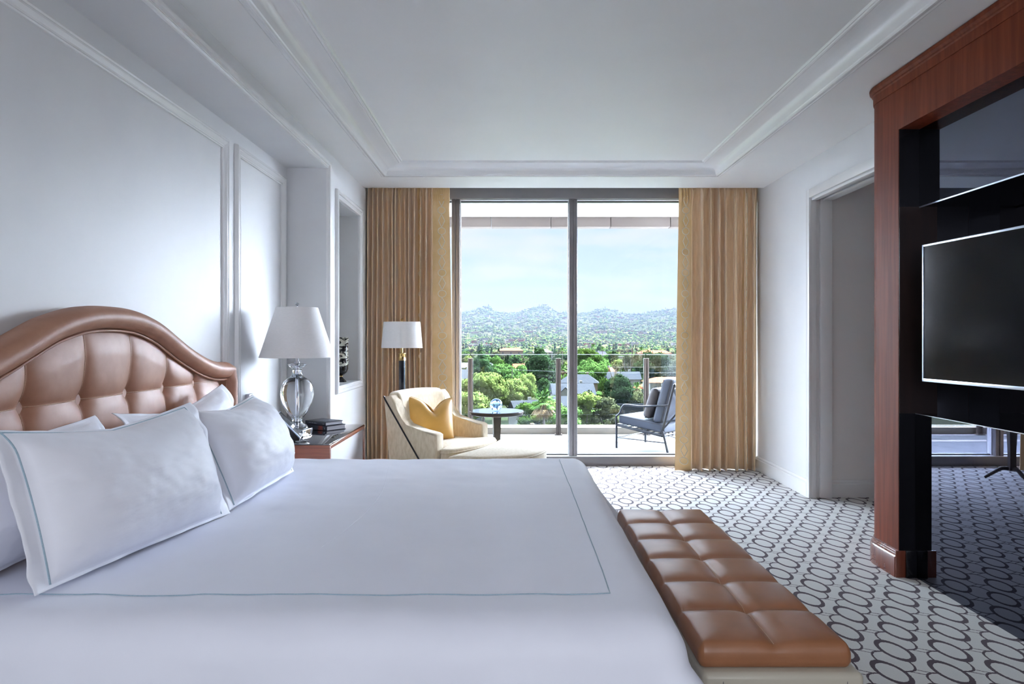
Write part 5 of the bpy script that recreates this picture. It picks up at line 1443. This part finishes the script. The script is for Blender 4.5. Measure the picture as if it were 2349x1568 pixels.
house(1064, 270, 9, 12, 10, 'gable', 5, 'stucco', 'roof_grey', 'grey gabled house beside the left window jamb', 0.5, wins=2)
house(1312, 240, 14, 12, 8.0, 'gable', 3.5, 'stucco', 'roof_grey', 'large grey roofed house behind the window mullion', 0.05, wins=4, wing=(-6, -1, 3, 1.0))
house(1328, 262, 14, 9, 10.5, 'hip', 3.0, 'stucco_cream', 'roof_grey', 'brown-grey upper roof house right of the window mullion', -0.1, wins=3)
house(1300, 205, 12, 10, 6.5, 'gable', 3.5, 'stucco', 'roof_grey', 'wide grey gabled house to the right of the palm crown', 0.2, wins=4, wing=(0, 4.5, 3, 1.0))
house(1345, 200, 8, 7, 5.0, 'flat', 0, 'stucco', 'roof_white', 'small pale flat roofed building below the grey roofs', 0.1, True, 2)
house(1203, 203, 7.5, 7, 5.5, 'gable', 3.4, 'stucco', 'roof_grey', 'white house with a grey gable roof left of the palm trunk', 0.35, wins=3)
house(1150, 158, 24, 12, 4.0, 'flat', 0, 'stucco', 'roof_white', 'white flat roofed building with vents under the side table', 0.12, True, 6)
house(1064, 192, 10, 9, 5.5, 'flat', 0, 'stucco', 'roof_white', 'pale flat roof at the foot of the left balcony post', 0.05, True, 4)
house(1198, 166, 9, 8, 3.6, 'hip', 2.2, 'stucco_cream', 'roof_grey', 'tan corner house with a dark roof behind the side table', -0.2, wins=2)
house(1398, 322, 8, 8, 9.5, 'gable', 4, 'stucco', 'roof_red', 'white gable house with a small orange roof right of the vivid tree', 1.2, wins=2)
house(1428, 300, 14, 8, 9.5, 'gable', 3.2, 'stucco', 'roof_grey', 'long dark grey roof right of the white gable house', 0.05, wins=4)
house(1540, 265, 20, 10, 10.5, 'hip', 1.8, 'stucco', 'roof_red', 'long white two storey house with an orange roof above the balcony chair', 0.1, wins=5, wing=(-6, -1, 2, 1.0))
house(1488, 272, 10, 8, 7.5, 'hip', 1.8, 'stucco', 'roof_red', 'low orange roofed annex beside the right balcony post', 0.1, wins=2)
house(1500, 560, 26, 10, 15, 'hip', 2.5, 'stucco_cream', 'roof_red', 'distant red roof in a row of trees above the right post', 0.0, wins=3)
house(1478, 480, 20, 9, 9, 'hip', 2.2, 'stucco', 'roof_red', 'flat red roof just above the balustrade glass', 0.1, wins=3)
house(1498, 470, 9, 8, 11, 'flat', 0, 'stucco', 'roof_white', 'white cube house beside the flat red roof', 0.0, True, 2)
house(1245, 700, 18, 12, 13, 'hip', 3, 'stucco', 'roof_white', 'white villa peeking above the huge dark tree', 0.2, wins=3)
house(1172, 800, 28, 12, 13, 'hip', 3, 'stucco_cream', 'roof_red', 'far red roofed villa in the trees left of centre', 0.0, wins=3)
house(1365, 640, 20, 12, 11, 'gable', 4, 'stucco', 'roof_grey', 'pale gabled villa under the tall palm right of the mullion', 0.4, wins=3)
house(1415, 560, 9, 8, 12, 'flat', 0, 'stucco', 'roof_white', 'narrow white building among distant trees', 0.0, True, 2)
house(1080, 430, 34, 12, 9, 'hip', 3, 'stucco', 'roof_white', 'long pale roof above the trees near the left jamb', 0.05, wins=4)
bm = B(); box(bm, -16, 16, -0.25, 0.25, 0, 6.0); wl2 = obj('garden_wall', bm, 'roof_grey', smooth=False); wl2.location = (gp(1425, 222), 222, GZ); tag(wl2, 'long grey garden wall behind the balcony chair seat', 'wall')

# ---- palms
def frond_mesh(m, n, droop0, droop1, seed, L_=2.4):
    rnd = random.Random(seed); bm = B()
    for k in range(n):
        a = 2 * pi * k / n * 5 + rnd.uniform(-.2, .2); el = rnd.uniform(droop0, droop1); Lk = L_ * rnd.uniform(0.75, 1.1)
        d = Vector((cos(a) * cos(el), sin(a) * cos(el), sin(el))); up = Vector((0, 0, 1)); sd2 = d.cross(up).normalized()
        p0 = Vector((0, 0, 0)); stem_end = d * Lk * 0.55 + Vector((0, 0, -0.15 * Lk * 0.5))
        tube(bm, [p0, stem_end], 0.05, n=4)
        for j in range(-6, 7):
            ang = j * 0.22; dd = (d * cos(ang) + sd2 * sin(ang)).normalized(); ln = Lk * 0.55 * (1 - 0.05 * abs(j))
            tip = stem_end + dd * ln + Vector((0, 0, -0.35 * ln * (0.6 + 0.1 * abs(j)))); mid = stem_end + dd * ln * 0.5
            w = up.cross(dd).normalized() * 0.10 if abs(dd.z) < 0.95 else sd2 * 0.10
            vs = [bm.verts.new(q) for q in (stem_end, mid + w, tip, mid - w)]; bm.faces.new(vs)
    me = bpy.data.meshes.new('fronds'); bm.to_mesh(me); bm.free(); me.materials.append(M[m]); return me
fr_top = frond_mesh('palm_leaf', 34, -0.35, 1.35, 1); fr_dry = frond_mesh('palm_dry', 26, -1.35, -0.55, 2, 2.3)
def palm(px, d, h, s, label, group=None, dry=True):
    r = empty('fan_palm', (gp(px, d), d, GZ), label=label, cat='palm', group=group)
    obj('trunk', tube(B(), [(0, 0, -1), (0.1, 0, h * 0.5), (0, 0, h)], lambda t: 0.32 - 0.10 * t, n=10), 'palm_trunk', r)
    for nm, me, z in (('fronds', fr_top, h),) + ((('dry_fronds', fr_dry, h - 0.3),) if dry else ()):
        c = bpy.data.objects.new(nm, me); COL.objects.link(c); c.parent = r; c.location = (0, 0, z); c.scale = (s, s, s)
    return r
palm(1247, 140, 14.4, 1.35, 'tall fan palm with a skirt of dry fronds left of the window mullion')
palm(1461, 250, 9.5, 0.95, 'pale fan palm in front of the dark trees by the right post')
palm(1361, 470, 21.5, 1.1, 'slim tall palm against the hazy trees right of the mullion', dry=False)
palm(1382, 540, 18.5, 1.1, 'second slim palm right of the tall palm', dry=False)
palm(1471, 460, 19.5, 1.1, 'tall palm above the flat red roof', dry=False)
palm(1434, 245, 8.6, 0.9, 'short broad palm left of the pale fan palm')
palm(1291, 300, 14, 1.0, 'palm half hidden behind the second balcony post')
palm(1290, 480, 19, 1.0, 'distant palm just left of the window mullion', dry=False)

# ---- mid-distance trees, one object each
rnd = random.Random(21)
kinds = [('dome', 'leaf_mid', 'broad mid green tree'), ('round', 'leaf_mid', 'round mid green tree'), ('round', 'leaf_dark', 'round dark tree'), ('airy', 'leaf_olive', 'loose olive tree'), ('dome', 'leaf_olive', 'broad olive tree'),
         ('column', 'leaf_dark', 'narrow dark cypress'), ('dome', 'leaf_bright', 'broad bright green tree'), ('round', 'leaf_lime', 'round yellow green tree'), ('oval', 'leaf_dark', 'tall dense dark tree'), ('round', 'leaf_brown', 'round brownish tree')]
wts = [5, 5, 5, 4, 5, 2, 2, 1.6, 2, 1.6]
bands = [(330, 470, 60, 'in the first streets below the balcony', 1400), (470, 700, 95, 'in the middle distance among rooftops', 800), (700, 1050, 105, 'in the distance before the hazy hills', 420)]
STREET = [(gp(h_[0], h_[1]), h_[1]) for h_ in HERO]
def zone(px):
    return ', ' + ('by the left jamb' if px < 1120 else 'left of the mullion' if px < 1215 else 'near the mullion' if px < 1345 else 'right of the mullion' if px < 1460 else 'by the right curtain')
for (d0, d1, cnt, where, nl) in bands:
    for i in range(cnt):
        for _try in range(40):
            d = sqrt(rnd.uniform(d0 * d0, d1 * d1)); px = rnd.uniform(1035, 1585)
            if d0 == 330 and not (1210 < px < 1330 or px > 1520 or px < 1130): d += 110
            xx = gp(px, d)
            if all((xx - hx) ** 2 + (d - hy_q) ** 2 > (hr + 6.5) ** 2 for hx, hy_q, hr in HOUSES) and all((xx - tx) ** 2 + (d - ty) ** 2 > 100 for tx, ty in STREET): break
        STREET.append((xx, d))
        kd, mm_, lb = rnd.choices(kinds, wts)[0]
        me = crown_mesh(kd, mm_, nl, 0.42 if d < 600 else 0.6, 3 + (i % 2), sub=1)
        o = bpy.data.objects.new('suburban_tree', me); COL.objects.link(o)
        s = rnd.uniform(0.75, 1.25); o.location = (gp(px, d), d, GZ - 1.0 * s); o.scale = (s * 1.1, s * 1.1, s * rnd.uniform(0.85, 1.15)); o.rotation_euler = (0, 0, rnd.uniform(0, 6))
        tag(o, lb + ' ' + where + zone(px), 'tree', lb + 's ' + where + zone(px))
# ---- villas on the hillside
vm = {}
for m in ('stucco', 'roof_red', 'stucco_cream'):
    b0 = B(); box(b0, -1, 1, -0.6, 0.6, -0.5, 0.5); box(b0, -1.1, 1.1, -0.7, 0.7, 0.5, 0.62); me = bpy.data.meshes.new('hill_villa'); b0.to_mesh(me); b0.free(); me.materials.append(M[m]); vm[m] = me
VP_ = []
for i in range(110):
    d = rnd.uniform(1500, 4350); px = rnd.uniform(1045, 1575); x = gp(px, d)
    m = rnd.choice(['stucco', 'stucco', 'stucco', 'roof_red', 'stucco_cream'])
    o = bpy.data.objects.new('hill_villa', vm[m]); COL.objects.link(o); s = rnd.uniform(5, 10); VP_.append((x, d, s)); o.location = (x, d, terrain(x, d) + s * 0.55 + 4); o.scale = (s * rnd.uniform(0.8, 1.9), s, s * rnd.uniform(0.5, 0.9)); o.rotation_euler = (0, 0, rnd.uniform(-.4, .4))
    nm = {'stucco': 'white', 'roof_red': 'terracotta', 'stucco_cream': 'cream'}[m]
    hw_ = 'low on' if d < 2400 else 'halfway up' if d < 3400 else 'high on'
    tag(o, 'tiny ' + nm + ' villa ' + hw_ + ' the hazy hillside' + zone(px), 'house', 'tiny ' + nm + ' villas ' + hw_ + ' the hazy hillside' + zone(px))
# ---- uncountable woodland beyond
import numpy as np
pal = ['leaf_mid', 'leaf_dark', 'leaf_olive', 'leaf_lime', 'leaf_brown']
def cluster(seed, tall):
    rn = random.Random(seed); b0 = B()
    for k in range(5 if not tall else 3):
        if tall: c = (0, 0, 0.6 + k * 0.75); rr_ = 0.62 - 0.16 * k
        else: a = rn.uniform(0, 6.28); q = rn.uniform(0.1, 0.75) if k else 0; c = (q * cos(a), q * sin(a), 0.75 + rn.uniform(-.25, .35)); rr_ = rn.uniform(0.40, 0.62)
        r_ = bmesh.ops.create_icosphere(b0, subdivisions=1, radius=rr_, matrix=Matrix.Translation(c))
        for v in r_['verts']: v.co += Vector((rn.uniform(-1, 1), rn.uniform(-1, 1), rn.uniform(-1, 1))) * 0.13
    b0.verts.ensure_lookup_table(); vs = np.array([v.co[:] for v in b0.verts]); b0.verts.index_update(); fs = np.array([[v.index for v in f.verts] for f in b0.faces]); b0.free(); return vs, fs
CL = [cluster(k, False) for k in range(8)] + [cluster(20 + k, True) for k in range(2)]
AV, AF, AM = [], [], []; off = 0
for i in range(9500):
    if i < 4200: d = sqrt(rnd.uniform(1065 ** 2, 2500 ** 2))
    else: d = sqrt(rnd.uniform(2300 ** 2, 4850 ** 2))
    x = rnd.uniform(-0.115, 0.27) * d
    if any(abs(x - vx) < 2.6 * vs_ + 9 and abs(d - vy) < vs_ + 10 for vx, vy, vs_ in VP_): continue
    tall = rnd.random() < 0.16
    vs, fs = CL[rnd.randrange(8, 10) if tall else rnd.randrange(8)]
    sx = rnd.uniform(4.0, 8.0) * (1 if d < 2400 else 1.15); a = rnd.uniform(0, 6.28)
    sz_ = sx * rnd.uniform(0.75, 1.1)
    if tall: sx *= 0.75; sz_ = sx * rnd.uniform(1.1, 1.6)
    R_ = np.array([[cos(a), sin(a), 0], [-sin(a), cos(a), 0], [0, 0, 1]])
    AV.append((vs * np.array([sx, sx, sz_])) @ R_ + np.array([x, d, terrain(x, d) - 0.5])); AF.append(fs + off); off += len(vs)
    AM.append(np.full(len(fs), rnd.choices(range(5), [4, 5, 4, 1, 1])[0]))
AV = np.concatenate(AV); AF = np.concatenate(AF); AM = np.concatenate(AM)
me = bpy.data.meshes.new('woodland'); me.vertices.add(len(AV)); me.vertices.foreach_set('co', AV.astype('f').ravel())
me.loops.add(len(AF) * 3); me.loops.foreach_set('vertex_index', AF.astype('i').ravel()); me.polygons.add(len(AF)); me.polygons.foreach_set('loop_start', np.arange(0, len(AF) * 3, 3, dtype='i'))
me.polygons.foreach_set('material_index', AM.astype('i')); me.update(calc_edges=True); me.validate()
for m in pal: me.materials.append(M[m])
wd = bpy.data.objects.new('woodland', me); COL.objects.link(wd); tag(wd, 'sea of hazy treetops running back to the hills', 'woodland', kind='stuff')
# ---- overhead wires on poles
for (z, d, a, b_) in ((1.3 - 60 * 300 / F_, 300, 1300, 1600), (1.3 - 72 * 250 / F_, 250, 1300, 1600)):
    up_ = empty('power_line', (0, d, GZ), label='thin overhead power line crossing the trees ' + ('higher of the two' if d == 300 else 'lower of the two'), cat='power line')
    xa, xb = gp(a, d) - 20, gp(b_, d) + 20
    obj('wire', tube(B(), [(xa + (xb - xa) * i / 20, 0, z - GZ - 1.2 * sin(pi * i / 20)) for i in range(21)], 0.035, n=4), 'iron', up_)
    for x in (xa, xb): obj('pole', tube(B(), [(x, 0, -1), (x, 0, z - GZ + 0.4)], 0.15, n=8), 'trunk', up_)

# ---- haze between the city and the hills
hz = bpy.data.materials.new('blue_haze'); hz.use_nodes = True; nt = hz.node_tree
for n in list(nt.nodes): nt.nodes.remove(n)
o_ = nt.nodes.new('ShaderNodeOutputMaterial'); v_ = nt.nodes.new('ShaderNodeVolumeScatter'); v_.inputs['Color'].default_value = (0.58, 0.70, 1.0, 1); v_.inputs['Density'].default_value = HAZE * 0.07; v_.inputs['Anisotropy'].default_value = 0.0
ab = nt.nodes.new('ShaderNodeVolumeAbsorption'); ab.inputs['Color'].default_value = (0.0, 0.0, 0.0, 1); ab.inputs['Density'].default_value = HAZE * 0.80
ad = nt.nodes.new('ShaderNodeAddShader'); nt.links.new(v_.outputs[0], ad.inputs[0]); nt.links.new(ab.outputs[0], ad.inputs[1]); nt.links.new(ad.outputs[0], o_.inputs['Volume'])
hzo = obj('haze', bx(-3500, 3500, 460, 5200, GZ - 5, 420), hz, smooth=False); tag(hzo, 'pale blue haze hanging over the suburb and hills', 'haze', kind='stuff')
